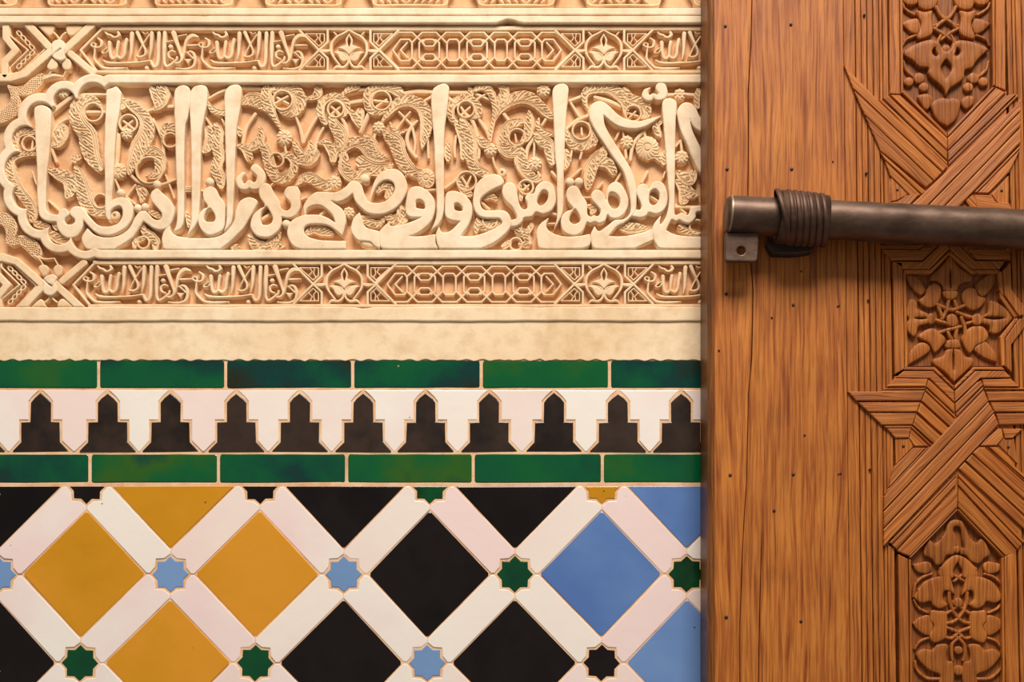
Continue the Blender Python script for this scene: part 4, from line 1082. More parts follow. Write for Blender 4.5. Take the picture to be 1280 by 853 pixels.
# ---- knotted corner ribbons at the left end (upper one traced, lower one mirrored)
def corner(kx, ky, sg, par):
    f = lambda pts: [(kx + (p[0] / 10.667 - 74.3), ky + sg * (p[1] / 10.667 - 62.5)) + ((p[2] / 10.667,) if len(p) > 2 and p[2] != 'c' else tuple(p[2:])) for p in pts]
    rl = lambda nm, pr, **kw: relief(nm, [(k, f(p)) for k, p in pr], kw.pop('top', .0105), 0, kw.pop('mat', M_BAND), par, res=.7, br=kw.pop('br', 1.3), bd=.0012, clip=(XL, 28, XR, 384), **kw)
    rl('ribbon', [('s', [(330, 280, 105), (640, 610, 100)])])
    rl('ribbon', [('s', [(1215, 330, 105), (820, 700, 100)])])
    rl('ribbon', [('s', [(940, 715, 92), (1230, 960, 92)])])
    rl('ribbon', [('s', [(760, 600, 105), (330, 980, 100), (150, 1030, 110), (-600, 1030, 110)])])
    rl('knot', holes=[('l', f([(690, 748, 6), (740, 690, 9), (800, 655, 26)]))], pr=[('p', [(685, 590), (720, 540), (800, 525), (865, 575), (870, 640), (850, 700), (870, 770), (820, 805), (740, 790), (690, 740), (690, 660)])], top=.0118, mat=M_LETTER)
    rl('ribbon', [('s', [(75, 250, 92), (75, 505, 92), (208, 665, 92), (60, 815, 92), (60, 1000, 92)])])
    # chained strip
    Q = [(130, 310, 30), (280, 310, 30), (600, 650, 30), (250, 980, 30), (130, 980, 30), (130, 900, 30), (370, 665, 30), (130, 470, 30), (130, 310, 30)]
    rl('chain_border', [('s', [(a, b, 22) for a, b, _ in Q])], top=.0085, br=.9)
    for t0, t1 in (((235, 425), (460, 670)), ((440, 690), (210, 920))):
        for k in range(4):
            t = (k + .3) / 4
            x = t0[0] + (t1[0] - t0[0]) * t; y = t0[1] + (t1[1] - t0[1]) * t
            ux, uy = (t1[0] - t0[0]), (t1[1] - t0[1]); l = math.hypot(ux, uy); ux, uy = ux / l, uy / l
            R = [(x + ux * 38 * math.cos(a) - uy * 24 * math.sin(a), y + uy * 38 * math.cos(a) + ux * 24 * math.sin(a), 17) for a in np.linspace(0, 2 * math.pi, 11)[:-1]]
            rl('chain_link', [('o', R)], top=.0075, br=.7)
    for P in ([(500, 345, 'c'), (600, 335), (720, 340), (715, 400), (690, 455), (650, 475), (600, 440)], [(1125, 345, 'c'), (1000, 330), (890, 345), (880, 400), (900, 455), (950, 480), (1020, 440)]):
        rl('bud', [('p', P)], top=.0095, mat=M_LEAF, br=2.5)
    rl('bud_stem', [('l', [(715, 435, 30), (755, 470, 26), (790, 520, 30), (825, 470, 26), (870, 435, 30)])], top=.0085, mat=M_LEAF)
    for P in ([(690, 770, 'c'), (640, 840), (625, 900), (670, 935), (740, 920), (765, 860), (740, 800)], [(880, 770, 'c'), (830, 830), (830, 900), (880, 935), (930, 920), (945, 860), (930, 800)]):
        rl('bud', [('p', P)], top=.0095, mat=M_LEAF, br=2.5)
    rl('bud_stem', [('l', [(690, 920, 16), (640, 1000, 20), (560, 1060, 24), (700, 1010, 30), (840, 1020, 16)]), ('l', [(880, 930, 16), (840, 1010, 16)])], top=.0085, mat=M_LEAF)


k1 = empty('knotted_corner', label='upper left stucco corner with crossed flat ribbons and a pale knot', cat='stucco ornament')
k2 = empty('knotted_corner', label='lower left stucco corner with crossed flat ribbons and a pale knot, above the plain ledge', cat='stucco ornament')
slab_px('ground', XL, 31, 98.6, 91, -.001, -.006, M_GROUND, k1, bev=.3)
slab_px('ground', XL, 325.4, 98.6, 384, -.001, -.006, M_GROUND, k2, bev=.3)
corner(74.3, 62.5, 1, k1)
corner(63.5, 356, -1, k2)
for c, p in (('A', [(42, 432, 16), (80, 452, 40), (130, 450, 56), (175, 415, 60), (205, 385, 40)]), ('A', [(45, 440, 14), (72, 480, 40), (68, 540, 66), (25, 575, 66), (-10, 590, 60)]),
             ('D', [(-20, 330, 50), (30, 340, 66), (55, 390, 60), (40, 450, 26)]), ('D', [(60, 460, 26), (100, 440, 46), (150, 465, 70), (180, 505, 56), (190, 525, 24)])):
    relief('net_leaf', [('l', cv(c, p))], LEAFT, .0005, M_LEAF, panel, res=.5, br=1., bd=.0012, deco='net')
relief('stem', [('l', cv('A', [(205, 395, 14), (260, 380, 26), (318, 383, 8)]))], LEAFT - .001, .0005, M_LEAF, panel, res=.6)

# ------------------------------------------------------------------ tiles
TT, TB = .0072, .0042
bed_top = .0064
dado = empty('tile_border', label='glazed tile border: black stepped merlons on white between two green courses', cat='tile border')
slab_px('grout_bed', XL, 449, XR, 606.5, bed_top, 0, M_GROUT, dado, bev=.2)


def green(x0, x1, y0, y1):
    n = 7
    j = lambda a: a + RNG.uniform(-.35, .35)
    tp = [(x0 + 2.2 + (x1 - x0 - 4.4) * i / n, j(y0)) for i in range(n + 1)]
    P = [(x0, y0 + 4.5), (x0 + .6, y0 + 1.6)] + tp + [(x1 - .5, y0 + 1.5), (x1, y0 + 4)] + [(x1, y1 - 2), (x1 - 1.5, y1)] + [(x1 - 6 - (x1 - x0 - 12) * i / 4, j(y1)) for i in range(5)] + [(x0 + 1.5, y1), (x0, y1 - 2)]
    slab('green_tile', P, TT, TB, M_GREEN, dado, bev=2.0, bz=.0012, tilt=.006, segs=3)


B1 = [-195, -36, 123, 282, 441, 601.7, 762, 921, 1000]
for a, b in zip(B1[:-1], B1[1:]):
    green(a + 1.7, min(b, 958) - 1.7, 450.3 + RNG.uniform(-.5, .5), 485.2)
B2 = [-208, -48, 112.5, 273, 433.2, 591.5, 753, 913, 1000]
for a, b in zip(B2[:-1], B2[1:]):
    green(a + 1.7, min(b, 958) - 1.7, 568, 603.6)
MC = [-109, -29, 50.7, 134.5, 213, 295.5, 374.8, 454, 532, 611.7, 692.5, 772.5, 851.5, 931]
for c in MC:
    j = lambda a: a + RNG.uniform(-.5, .5)
    tip = 491 + RNG.uniform(0, 1.5)
    P = [(c, tip), (j(c + 8), 498), (j(c + 12.5), 503.5), (j(c + 12.4), 527.5), (j(c + 24), 528), (j(c + 24.3), 552.5), (c + 35, 564), (c + 34.5, 565.2), (c - 34.5, 565.2), (c - 35, 564), (j(c - 24.3), 553), (j(c - 24), 528.3), (j(c - 12.5), 527.8), (j(c - 12.5), 503.5), (j(c - 8), 498)]
    slab('black_merlon_tile', P, TT, TB, M_MERLON, dado, bev=.9, bz=.0008, tilt=.02)
for a, b in zip(MC[:-1], MC[1:]):
    m = (a + b) / 2
    P = [(a + 2.2, 488.2), (b - 2.2, 488.2), (b - 10.5, 496), (b - 15.2, 502), (b - 15.2, 525), (b - 26.8, 525), (b - 26.8, 551.2), (m + 1.2, 564.5), (m - 1.2, 564.5), (a + 26.8, 551.2), (a + 26.8, 525), (a + 15.2, 525), (a + 15.2, 502), (a + 10.5, 496)]
    slab('white_tile', P, TT, TB, M_WHITE, dado, bev=.8, bz=.0006, tilt=.012)

mosaic = empty('tile_mosaic', label='lower wall mosaic of ochre, black and blue diamonds with white strips and stars', cat='tile mosaic')
slab_px('grout_bed', XL, 606.4, XR, 1000, bed_top, 0, M_GROUT, mosaic, bev=.2)
SX = {0: [-321, -106.5, 108.5, 325, 537.5, 752.5, 968], 1: [-218, -3, 213, 429.7, 643.6, 858.3, 1074], 2: [-330, -115, 100, 319, 534, 752, 968], 3: [-225, -10, 209, 427, 644, 860, 1078], 4: [-335, -120, 98, 316, 532, 751, 968], -1: [-217, -2, 213, 430, 644, 858, 1074]}
SY = {-1: 496.5, 0: 607.3, 1: 718.2, 2: 829.2, 3: 940, 4: 1051}


def clip_y(P, ymin, ymax, xmax=958, xmin=XL):
    for ax, lim, sg in ((1, ymin, 1), (1, ymax, -1), (0, xmax, -1), (0, xmin, 1)):
        Q = []
        for i in range(len(P)):
            a, b = P[i], P[(i + 1) % len(P)]
            ia, ib = (a[ax] - lim) * sg >= 0, (b[ax] - lim) * sg >= 0
            if ia: Q.append(a)
            if ia != ib:
                t = (lim - a[ax]) / (b[ax] - a[ax])
                Q.append((a[0] + (b[0] - a[0]) * t, a[1] + (b[1] - a[1]) * t))
        P = Q
        if len(P) < 3: return None
    A = abs(sum(P[i][0] * P[(i + 1) % len(P)][1] - P[(i + 1) % len(P)][0] * P[i][1] for i in range(len(P)))) / 2
    return P if A > 25 else None


YMIN, YMAX = 608.3, 990
STARC = {(0, 0): 'K', (0, 1): 'K', (0, 2): 'K', (0, 3): 'K', (0, 4): 'G', (0, 5): 'Y', (0, 6): 'B', (1, 0): 'B', (1, 1): 'B', (1, 2): 'B', (1, 3): 'B', (1, 4): 'G', (1, 5): 'G', (2, 1): 'G', (2, 2): 'G', (2, 3): 'G', (2, 4): 'B', (2, 5): 'K'}
DIAC = {(0, 1): 'K', (0, 2): 'Y', (0, 3): 'K', (0, 4): 'K', (0, 5): 'B', (1, 2): 'Y', (1, 3): 'Y', (1, 4): 'K', (1, 5): 'B', (2, 1): 'K', (2, 2): 'Y', (2, 3): 'K', (2, 4): 'K', (2, 5): 'B', (1, 1): 'K', (1, 6): 'B', (3, 3): 'Y', (3, 4): 'K', (3, 2): 'K', (3, 5): 'B'}
NM = {'K': 'black', 'G': 'green', 'Y': 'ochre', 'B': 'blue'}
MD = {'K': M_BLACK, 'Y': M_YELLOW, 'B': M_BLUE, 'G': M_STARGREEN}
MS = {'K': M_BLACK, 'Y': M_YELLOW, 'B': M_STARBLUE, 'G': M_STARGREEN}
for r in range(0, 4):
    for i, x in enumerate(SX[r]):
        col = STARC.get((r, i), random.choice('GBK'))
        P = []
        rot = RNG.uniform(-.03, .03)
        for k in range(16):
            a = k * math.pi / 8 + rot
            rad = (22.8 if k % 2 == 0 else 17.7) + RNG.uniform(-.3, .3)
            P.append((x + rad * math.cos(a), SY[r] + rad * math.sin(a)))
        P = clip_y(P, YMIN, YMAX)
        if P: slab(NM[col] + '_star_tile', P, TT, TB, MS[col], mosaic, bev=.9, bz=.0008, tilt=.01)
# diamonds: centred between left and right stars of a row; row r diamonds lie under star row r-1
for r in range(0, 4):
    if r % 2 == 0:
        cxs = SX[1] if r == 0 else SX[3]
        items = [(i, cxs[i], SX[r][i] if True else 0, SX[r][i + 1] if i + 1 < 7 else SX[r][i] + 216) for i in range(7)]
    else:
        items = [(i, (SX[r][i - 1] + SX[r][i]) / 2, SX[r][i - 1], SX[r][i]) for i in range(1, 7)]
    for (i, xc, xl, xr) in items:
        if r % 2 == 0:
            top = (SX[r - 1][i], SY[r - 1]); bot = (SX[r + 1][i], SY[r + 1])
        else:
            top = (SX[r - 1][i], SY[r - 1]); bot = (SX[r + 1][i], SY[r + 1])
        y = SY[r]
        e = 31.2
        V4 = [(xl + e, y), (top[0], top[1] + e), (xr - e, y), (bot[0], bot[1] - e - .5)]
        P = []
        for q in range(4):
            a, b, c = V4[q - 1], V4[q], V4[(q + 1) % 4]
            for t, o_ in ((.025, a), (.025, c)):
                P.append((b[0] + (o_[0] - b[0]) * t, b[1] + (o_[1] - b[1]) * t))
        P = clip_y(P, YMIN, YMAX)
        col = DIAC.get((r, i), random.choice('YKB'))
        if P: slab(NM[col] + '_diamond_tile', P, TT, TB, MD[col], mosaic, bev=1.0, bz=.0009, tilt=.008, jitter=.35)
# white strips from each star to its lower neighbours
for r in range(-1, 4):
    for i, x in enumerate(SX[r]):
        for dxs in (0, 1):
            if (r % 2 == 0):
                k = i + (0 if dxs else -1)
            else:
                k = i + (1 if dxs else 0)
            if k < 0 or k >= 7: continue
            A = np.array([x, SY[r]]); B = np.array([SX[r + 1][k], SY[r + 1]])
            u = (B - A).astype(float); Ln = np.linalg.norm(u); u /= Ln
            v = np.array([-u[1], u[0]])
            def end(C, dr):
                o = []
                for a, rad in ((-45, 30.6), (-45, 26.2), (-22.5, 21.2), (0, 26.4), (22.5, 21.2), (45, 26.2), (45, 30.6)):
                    t = math.radians(a)
                    al, la = rad * math.cos(t), rad * math.sin(t)
                    if abs(a) == 45: la -= math.copysign(1.0, la)
                    o.append(tuple(C + dr * u * al + dr * v * la))
                return o
            P = end(A, 1) + end(B, -1)
            P = clip_y([(float(a), float(b)) for a, b in P], YMIN, YMAX)
            if P: slab('white_tile', P, TT, TB, M_WHITE, mosaic, bev=.8, bz=.0007, tilt=.008)

# ------------------------------------------------------------------ the door
DF = .070    # door face depth
door = empty('door_1', kind='structure', label='carved pine door leaf standing open against the tiled wall')
DX1 = 1420


def W3(px, py, d):
    return W(px, py, d)


x_edge = W(876, 0, .014)[0]
xr_ = W(DX1, 0, DF)[0]
zt, zb_ = W(0, -70, DF)[2], W(0, 930, DF)[2]
box('door_core', x_edge + .004, xr_, -.058, -.012, zb_, zt, M_EDGE, door)
# edge strip with rounded arris
prof = []
for k in range(9):
    a = k / 8 * math.pi / 2
    prof.append((x_edge + .0065 * (1 - math.sin(math.pi / 2 - a)) * 1.0, DF - .0008 - .0085 * (1 - math.sin(a))))
prof = [(x_edge, .012)] + prof
xs_in = W(893.2, 0, DF)[0]
prof.append((xs_in, DF - .0008)); prof.append((xs_in, .012))
NZ = 30
V, loops, starts = [], [], []
for j in range(NZ + 1):
    z = zb_ + (zt - zb_) * j / NZ
    w = .0004 * math.sin(j * 1.7) + .0003 * math.sin(j * 3.1)
    for q, (x, d) in enumerate(prof):
        V.append((x + (w if 0 < q < 8 else 0), -d, z))
npf = len(prof)
for j in range(NZ):
    for i in range(npf):
        a, b = j * npf + i, j * npf + (i + 1) % npf
        starts.append(len(loops)); loops += [a, b, b + npf, a + npf][::-1]
edge = link_mesh('edge_strip', V, loops, starts, M_EDGE, door, smooth=True)
edge['label'] = 'worn rounded edge of the door leaf, side shade put into its colour'

crack = [(940.5, -70), (940, 0), (938.6, 60), (935.2, 118), (935.6, 170), (935, 250), (938, 320), (941.5, 365), (940, 444), (935.6, 495), (933.6, 600), (930.5, 645), (927.7, 700), (925, 780), (925, 930)]
left = [(892.6, -70), (893, 200), (893, 500), (893.2, 930)]
slab('plank', left + [(x - .45, y) for x, y in crack[::-1]], DF, .05, M_PLANK, door, bev=.7, bz=.0009, grain=(.0, 1))
slit = [(947.2, 930), (947.6, 853), (949, 770), (951, 700), (952.3, 648), (951.9, 700), (950.0, 770), (948.6, 853), (948.2, 930)]
slab('plank', [(x + .45, y) for x, y in crack] + slit + [(1063.2, 930), (1062.4, 853), (1058, 430), (1054, 0), (1053.4, -70)], DF, .05, M_PLANK, door, bev=.5, bz=.0007, grain=(0.003, 1))

# vertical reeded strips
def vx(t, b, y):
    return t + (b - t) * y / 853.
VS = [(1054.4, 1062.9, 1068.3, 1077.2, .0), (1069.2, 1078.3, 1075.6, 1084.8, -.0012), (1076.2, 1085.4, 1082.7, 1091.7, -.0012), (1083.6, 1092.7, 1090.6, 1099.2, -.0004), (1091.2, 1099.8, 1098.2, 1106.3, -.0004), (1099.0, 1107.1, 1102.4, 1111.0, -.002), (1103.2, 1111.8, 1109.3, 1120.4, -.0008)]
for t0, b0, t1, b1_, dz in VS:
    slab('moulding_strip', [(vx(t0, b0, -70), -70), (vx(t1, b1_, -70), -70), (vx(t1, b1_, 930), 930), (vx(t0, b0, 930), 930)], DF + dz - .0004, .05, M_STRIP, door, bev=.9, bz=.0012, grain=(.01, 1))
RS = [(1258.2, 1276, 1264, 1282, -.0008), (1264.8, 1283, 1268.6, 1287, -.002), (1269.4, 1288, 1276, 1295, -.0004), (1277, 1296, 1284, 1303, -.001), (1285, 1304, 1300, 1319, 0), (1301, 1320, 1390, 1410, 0)]
for t0, b0, t1, b1_, dz in RS:
    slab('moulding_strip', [(vx(t0, b0, -70), -70), (vx(t1, b1_, -70), -70), (vx(t1, b1_, 930), 930), (vx(t0, b0, 930), 930)], DF + dz - .0004, .05, M_STRIP, door, bev=.9, bz=.0012, grain=(.02, 1))


def strip(crop, pts, dz=.0, name='moulding_strip', bev=1.0, bz=.0014, sm=0):
    P = cv(crop, pts)
    slab(name, [p[:2] for p in P], DF + dz + .0016, .05, M_STRIP, door, bev=bev, bz=bz, grain='auto')


# carved panels: bed + frame
def carved(name, label, bedpoly, items, depth=.006):
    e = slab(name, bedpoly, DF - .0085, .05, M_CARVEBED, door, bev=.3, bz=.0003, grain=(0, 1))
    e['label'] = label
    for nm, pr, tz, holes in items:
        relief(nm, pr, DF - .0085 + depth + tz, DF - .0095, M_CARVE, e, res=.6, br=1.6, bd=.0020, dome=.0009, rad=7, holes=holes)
    return e


def mirx(ax, pts, slope=0.):
    return [(2 * ax - p[0],) + tuple(p[1:]) for p in pts]


# -- panel 1 (top): axis H1 x = 590
def both(crop, ax, nm, kind, pts, tz=0., holes=()):
    a = cv(crop, pts)
    x0, y0, s = CROPS[crop]
    A = x0 + ax / s
    hs = [('p', cv(crop, h)) for h in holes]
    hm = [('p', mirx(A, cv(crop, h))) for h in holes]
    return [(nm, [(kind, a)], tz, hs), (nm, [(kind, mirx(A, a))], tz, hm)]


it = []
it += both('H1', 592, 'leaf', 'p', [(205, -80), (340, -80), (345, 10), (300, 42), (240, 35), (205, 0)])
it += both('H1', 592, 'leaf', 'p', [(345, -80), (500, -80), (525, -10), (490, 60), (430, 85), (370, 75), (345, 30)])
it += both('H1', 592, 'leaf', 'p', [(330, 85), (400, 98), (472, 90), (462, 160), (476, 270), (440, 318), (350, 346), (333, 310), (358, 250), (366, 190), (340, 140)], .0008)
it += both('H1', 592, 'leaf', 'p', [(196, 210, 'c'), (235, 175), (340, 160), (362, 240), (330, 300), (260, 272)], -.001)
it += both('H1', 592, 'stalk', 'l', [(205, 20, 22), (230, 75, 28), (310, 125, 30)], -.001)
it += both('H1', 592, 'stalk', 'l', [(205, 400, 22), (240, 345, 28), (320, 310, 30)], -.001)
C1 = CROPS['H1']
cen = [(220, 490), (225, 440), (340, 375), (460, 345), (530, 370), (555, 420), (592, 440), (632, 420), (655, 370), (720, 350), (850, 370), (970, 430), (930, 470), (870, 530), (820, 600), (760, 620), (750, 690), (690, 740), (630, 780), (592, 845, 'c'), (560, 775), (480, 705), (432, 650), (430, 600), (350, 590), (290, 530)]
it.append(('leaf', [('p', cv('H1', cen))], .0012, [('p', cv('H1', [(592, 520, 'c'), (630, 560), (640, 610), (592, 690, 'c'), (548, 610), (560, 560)])), ('p', cv('H1', [(490, 420), (515, 440), (510, 490), (480, 480), (470, 450)])), ('p', cv('H1', [(694, 420), (669, 440), (674, 490), (704, 480), (716, 450)]))]))
it += both('H1', 592, 'stalk', 'l', [(215, 540, 22), (240, 620, 32), (310, 680, 36)], -.0012)
for x, y, r in ((260, 722, 84), (350, 690, 100), (395, 770, 84)):
    it += both('H1', 592, 'berry', 'l', [(x - 3, y, r), (x + 3, y, r)], -.0006)
it += both('H1', 592, 'stalk', 'l', [(505, 55, 34), (555, 140, 36), (640, 195, 36), (685, 245, 30)], .0)
it += both('H1', 592, 'stalk', 'l', [(480, 225, 30), (560, 190, 30), (600, 150, 30)], -.0008)
it += both('H1', 592, 'stalk', 'l', [(478, 245, 30), (560, 290, 36), (640, 350, 30)], .0)
it += both('H1', 592, 'stalk', 'l', [(545, 310, 26), (518, 370, 30), (520, 450, 32), (545, 490, 26)], .0014)
it.append(('berry', [('l', cv('H1', [(590, 425, 70), (594, 425, 70)]))], .0016, []))
it.append(('leaf', [('p', cv('H2', [(880, 440), (920, 385), (990, 365), (1030, 375), (1080, 365), (1140, 390), (1145, 450), (1105, 560), (1030, 625, 'c'), (940, 570)]))], 0, []))
it += [('leaf', [('p', cv('H2', [(765, 352), (830, 330), (890, 345), (905, 400), (845, 478), (790, 410)]))], -.0005, []), ('leaf', [('p', cv('H2', [(1150, 390), (1200, 350), (1270, 360), (1260, 420), (1200, 470), (1160, 440)]))], -.0005, [])]
carved('carved_panel', 'upper carved panel, cut off by the frame above the bolt, with hourglass leaves', [(1126, -70), (1242, -70), (1243, 108), (1186, 170), (1182, 170), (1126, 112)], it)
# panel 2 (middle) below the bolt
ax = 640
it = []
it.append(('leaf', [('p', cv('H4', [(628, 128, 'c'), (700, 230), (812, 312), (812, 365), (760, 372), (705, 405), (680, 452), (580, 452), (558, 400), (510, 365), (455, 360), (460, 312), (545, 235)]))], .0012, [('p', cv('H4', [(632, 250), (638, 330), (634, 430), (624, 330)]))]))
it.append(('berry', [('p', cv('H4', [(572, 450), (690, 450), (695, 490), (660, 525), (600, 525), (568, 490)]))], .0016, []))
it.append(('leaf', [('p', cv('H5', [(600, 402), (710, 402), (760, 462), (830, 482), (832, 530), (765, 600), (662, 695, 'c'), (572, 600), (480, 535), (480, 490), (560, 462)]))], .0012, [('p', cv('H5', [(658, 400), (668, 500), (660, 590), (648, 500)]))]))
it.append(('berry', [('p', cv('H5', [(592, 392), (715, 392), (715, 340), (690, 315), (620, 315), (592, 340)]))], .0016, []))
it.append(('petal', [('p', cv('H4', [(238, 308, 'c'), (320, 318), (380, 380), (410, 450), (360, 492), (300, 440), (250, 370)]))], -.0006, []))
it.append(('petal', [('p', cv('H4', [(1035, 290, 'c'), (960, 310), (860, 380), (850, 430), (910, 505), (990, 440), (1030, 370)]))], -.0006, []))
it.append(('petal', [('p', cv('H5', [(255, 543, 'c'), (262, 440), (340, 350), (420, 350), (450, 410), (380, 470)]))], -.0006, []))
it.append(('petal', [('p', cv('H5', [(1045, 523, 'c'), (1040, 440), (940, 330), (880, 350), (840, 410), (930, 480)]))], -.0006, []))
it.append(('leaf', [('p', cv('H4', [(345, 535), (400, 490), (425, 420), (490, 375), (545, 420), (540, 520), (490, 590), (430, 602), (370, 570)]))], .0004, []))
it.append(('leaf', [('p', cv('H4', [(945, 520), (880, 490), (855, 430), (790, 420), (735, 470), (740, 550), (790, 610), (850, 625), (915, 580)]))], .0004, []))
it.append(('leaf', [('p', cv('H5', [(345, 295), (400, 235), (480, 215), (560, 270), (590, 320), (550, 380), (490, 432), (440, 350)]))], .0004, []))
it.append(('leaf', [('p', cv('H5', [(970, 280), (920, 200), (820, 200), (740, 270), (735, 340), (800, 440), (860, 370), (930, 340)]))], .0004, []))
it.append(('leaf', [('p', cv('H4', [(900, 680), (960, 640), (975, 540), (1060, 560), (1160, 640), (1185, 700, 'c'), (1110, 780), (1055, 830), (985, 825), (975, 760), (900, 735)]))], .0010, [('p', cv('H4', [(930, 690), (1020, 680), (1110, 692), (1020, 705)]))]))
it.append(('leaf', [('p', cv('H4', [(258, 540), (300, 520), (335, 560), (340, 610), (430, 655), (430, 740), (350, 765), (330, 830), (300, 860), (250, 810), (240, 745), (258, 700), (235, 660)]))], .0010, [('p', cv('H4', [(310, 694), (370, 686), (420, 694), (370, 702)]))]))
for c, x, y, r in (('H4', 460, 700, 76), ('H4', 868, 706, 84)):
    it.append(('berry', [('l', cv(c, [(x, y - 14, r), (x, y + 14, r)]))], .0018, []))
it.append(('berry', [('l', cv('H4', [(644, 705, 104), (650, 722, 104)]))], .0014, []))
kn = [(510, 570, 34), (580, 600, 36), (650, 620, 36), (760, 580, 36)], [(620, 530, 32), (590, 640, 34), (560, 700, 34)], [(500, 710, 34), (600, 740, 36), (640, 760, 34)], [(540, 820, 36), (600, 800, 36), (720, 770, 34)], [(690, 640, 34), (760, 670, 36), (840, 690, 34)], [(730, 690, 34), (760, 780, 36), (760, 850, 30)], [(690, 780, 34), (680, 860, 36), (690, 900, 30)], [(520, 580, 32), (560, 680, 34)], [(610, 820, 32), (640, 880, 34)], [(670, 540, 30), (690, 600, 30)], [(780, 740, 32), (850, 720, 32)]
for p in kn:
    it.append(('stalk', [('l', cv('H4', p))], .0004 + RNG.uniform(0, .001), []))
carved('carved_panel', 'middle carved panel just below the bolt, a rosette of four fleurs round a knotted ring', [(1131, 341), (1163, 341), (1187, 316), (1216, 341), (1248, 341), (1251, 372), (1270, 397), (1251, 422), (1252, 458), (1217, 458), (1193, 482), (1168, 458), (1133, 458)], it)
# panel 3 (bottom)
it = []
tre = [(650, 425), (590, 445), (555, 530), (490, 605), (440, 578), (408, 640), (405, 700), (460, 728), (490, 772), (540, 760), (570, 700), (625, 690), (652, 640), (680, 690), (720, 700), (760, 745), (820, 762), (860, 720), (905, 690), (870, 600), (835, 570), (800, 600), (750, 560), (700, 450)]
it.append(('leaf', [('p', cv('H7', tre))], .0006, [('p', cv('H7', [(625, 490), (650, 475), (680, 500), (695, 590), (700, 640), (672, 620), (650, 560), (628, 520)]))]))
it.append(('berry', [('l', cv('H7', [(645, 652, 60), (650, 652, 60)]))], .0012, []))
it.append(('leaf', [('p', cv('H7', [(650, 695), (600, 715), (520, 800), (525, 870), (625, 870), (625, 810), (655, 750, 'c'), (690, 810), (700, 870), (800, 870), (800, 800), (720, 720)]))], .0010, []))
it += both('H7', 655, 'leaf', 'p', [(310, 768, 'c'), (360, 755), (430, 745), (460, 780), (440, 830), (400, 840), (340, 820)], -.001)
wing = [(330, 190), (390, 100), (460, 60), (525, 40), (520, -20), (600, -20), (610, 80), (640, 190), (600, 165), (555, 160), (545, 220), (580, 265), (520, 295), (470, 270), (445, 240), (385, 252), (335, 225)]
it += both('H8', 662, 'leaf', 'p', wing, .0010)
it += both('H8', 662, 'stalk', 'l', [(318, 205, 18), (335, 110, 24), (390, 55, 26), (460, 30, 20)], -.001)
it += both('H8', 662, 'stalk', 'l', [(325, 230, 18), (360, 290, 24), (430, 325, 22)], -.001)
it += both('H8', 662, 'leaf', 'p', [(452, 310), (510, 310), (570, 322), (576, 420), (570, 510), (530, 540), (470, 556), (440, 500), (474, 430), (444, 380)], .0006)
it += both('H8', 662, 'leaf', 'p', [(312, 405, 'c'), (360, 362), (440, 345), (474, 430), (440, 500), (380, 482), (330, 440)], -.0008)
lw = [(340, 640), (395, 600), (460, 608), (500, 570), (560, 562), (585, 580), (572, 640), (580, 690), (622, 705), (622, 870), (520, 870), (520, 800), (440, 765), (370, 700)]
it += both('H8', 662, 'leaf', 'p', lw, .0010)
it += both('H8', 662, 'stalk', 'l', [(335, 700, 22), (345, 760, 24), (420, 825, 28), (520, 830, 28)], -.001)
it += both('H8', 662, 'stalk', 'l', [(330, 600, 20), (370, 545, 24), (430, 520, 24)], -.001)
it += both('H8', 662, 'stalk', 'l', [(595, 170, 26), (600, 250, 28), (640, 340, 28), (700, 395, 28), (760, 405, 24)], .0004)
it += both('H8', 662, 'stalk', 'l', [(575, 330, 28), (610, 310, 26), (660, 270, 26)], .0)
it += both('H8', 662, 'stalk', 'l', [(575, 410, 26), (620, 395, 26), (660, 370, 24)], .0)
it += both('H8', 662, 'stalk', 'l', [(575, 440, 28), (650, 470, 28), (710, 520, 28), (765, 510, 24)], .0004)
it += both('H8', 662, 'stalk', 'l', [(690, 500, 24), (620, 560, 26), (612, 640, 28), (620, 690, 26)], .0006)
it.append(('berry', [('l', cv('H8', [(655, 248, 76), (662, 248, 76)]))], .0010, []))
it.append(('berry', [('l', cv('H8', [(660, 612, 62), (666, 612, 62)]))], .0010, []))
it.append(('berry', [('l', cv('H8', [(660, 765, 80), (666, 765, 80)]))], .0006, []))
it.append(('stalk', [('l', cv('H8', [(630, 40, 26), (700, 80, 26)])), ('l', cv('H8', [(700, 30, 26), (630, 85, 26)]))], 0, []))
# continue below the frame with a plain repeat
it += both('P', 1198.5, 'leaf', 'p', [(1150, 860), (1180, 858), (1190, 880), (1182, 910), (1160, 915), (1148, 890)], 0)
carved('carved_panel', 'lower carved panel with a pointed top and interlaced split leaves', [(1136, 697), (1196, 638), (1254, 695), (1256, 930), (1138, 930)], it)

# frames round panel 1
strip('P', [(1111.6, -70), (1123.6, -70), (1125.5, 118), (1112.4, 117)], .0)
strip('P', [(1124.2, -70), (1128.6, -70), (1129.4, 112), (1126, 118)], -.0012)
strip('P', [(1240.4, -70), (1243.8, -70), (1244.2, 106), (1240.8, 108)], -.0012)
strip('P', [(1244.4, -70), (1256.4, -70), (1257.4, 113), (1245, 108)], .0)
strip('P', [(1126.4, 114.5), (1130.0, 112.6), (1184.4, 166.5), (1184.4, 171.6)], -.0012)
strip('P', [(1184.8, 166.5), (1240.6, 108.6), (1244.6, 108.6), (1184.8, 171.6)], -.0012)
strip('P', [(1113, 118.3), (1125.6, 118.8), (1184.4, 172.6), (1184.4, 187.8)], .0)
strip('P', [(1184.8, 172.6), (1245.4, 109.6), (1257.6, 115.6), (1184.8, 187.8)], .0)
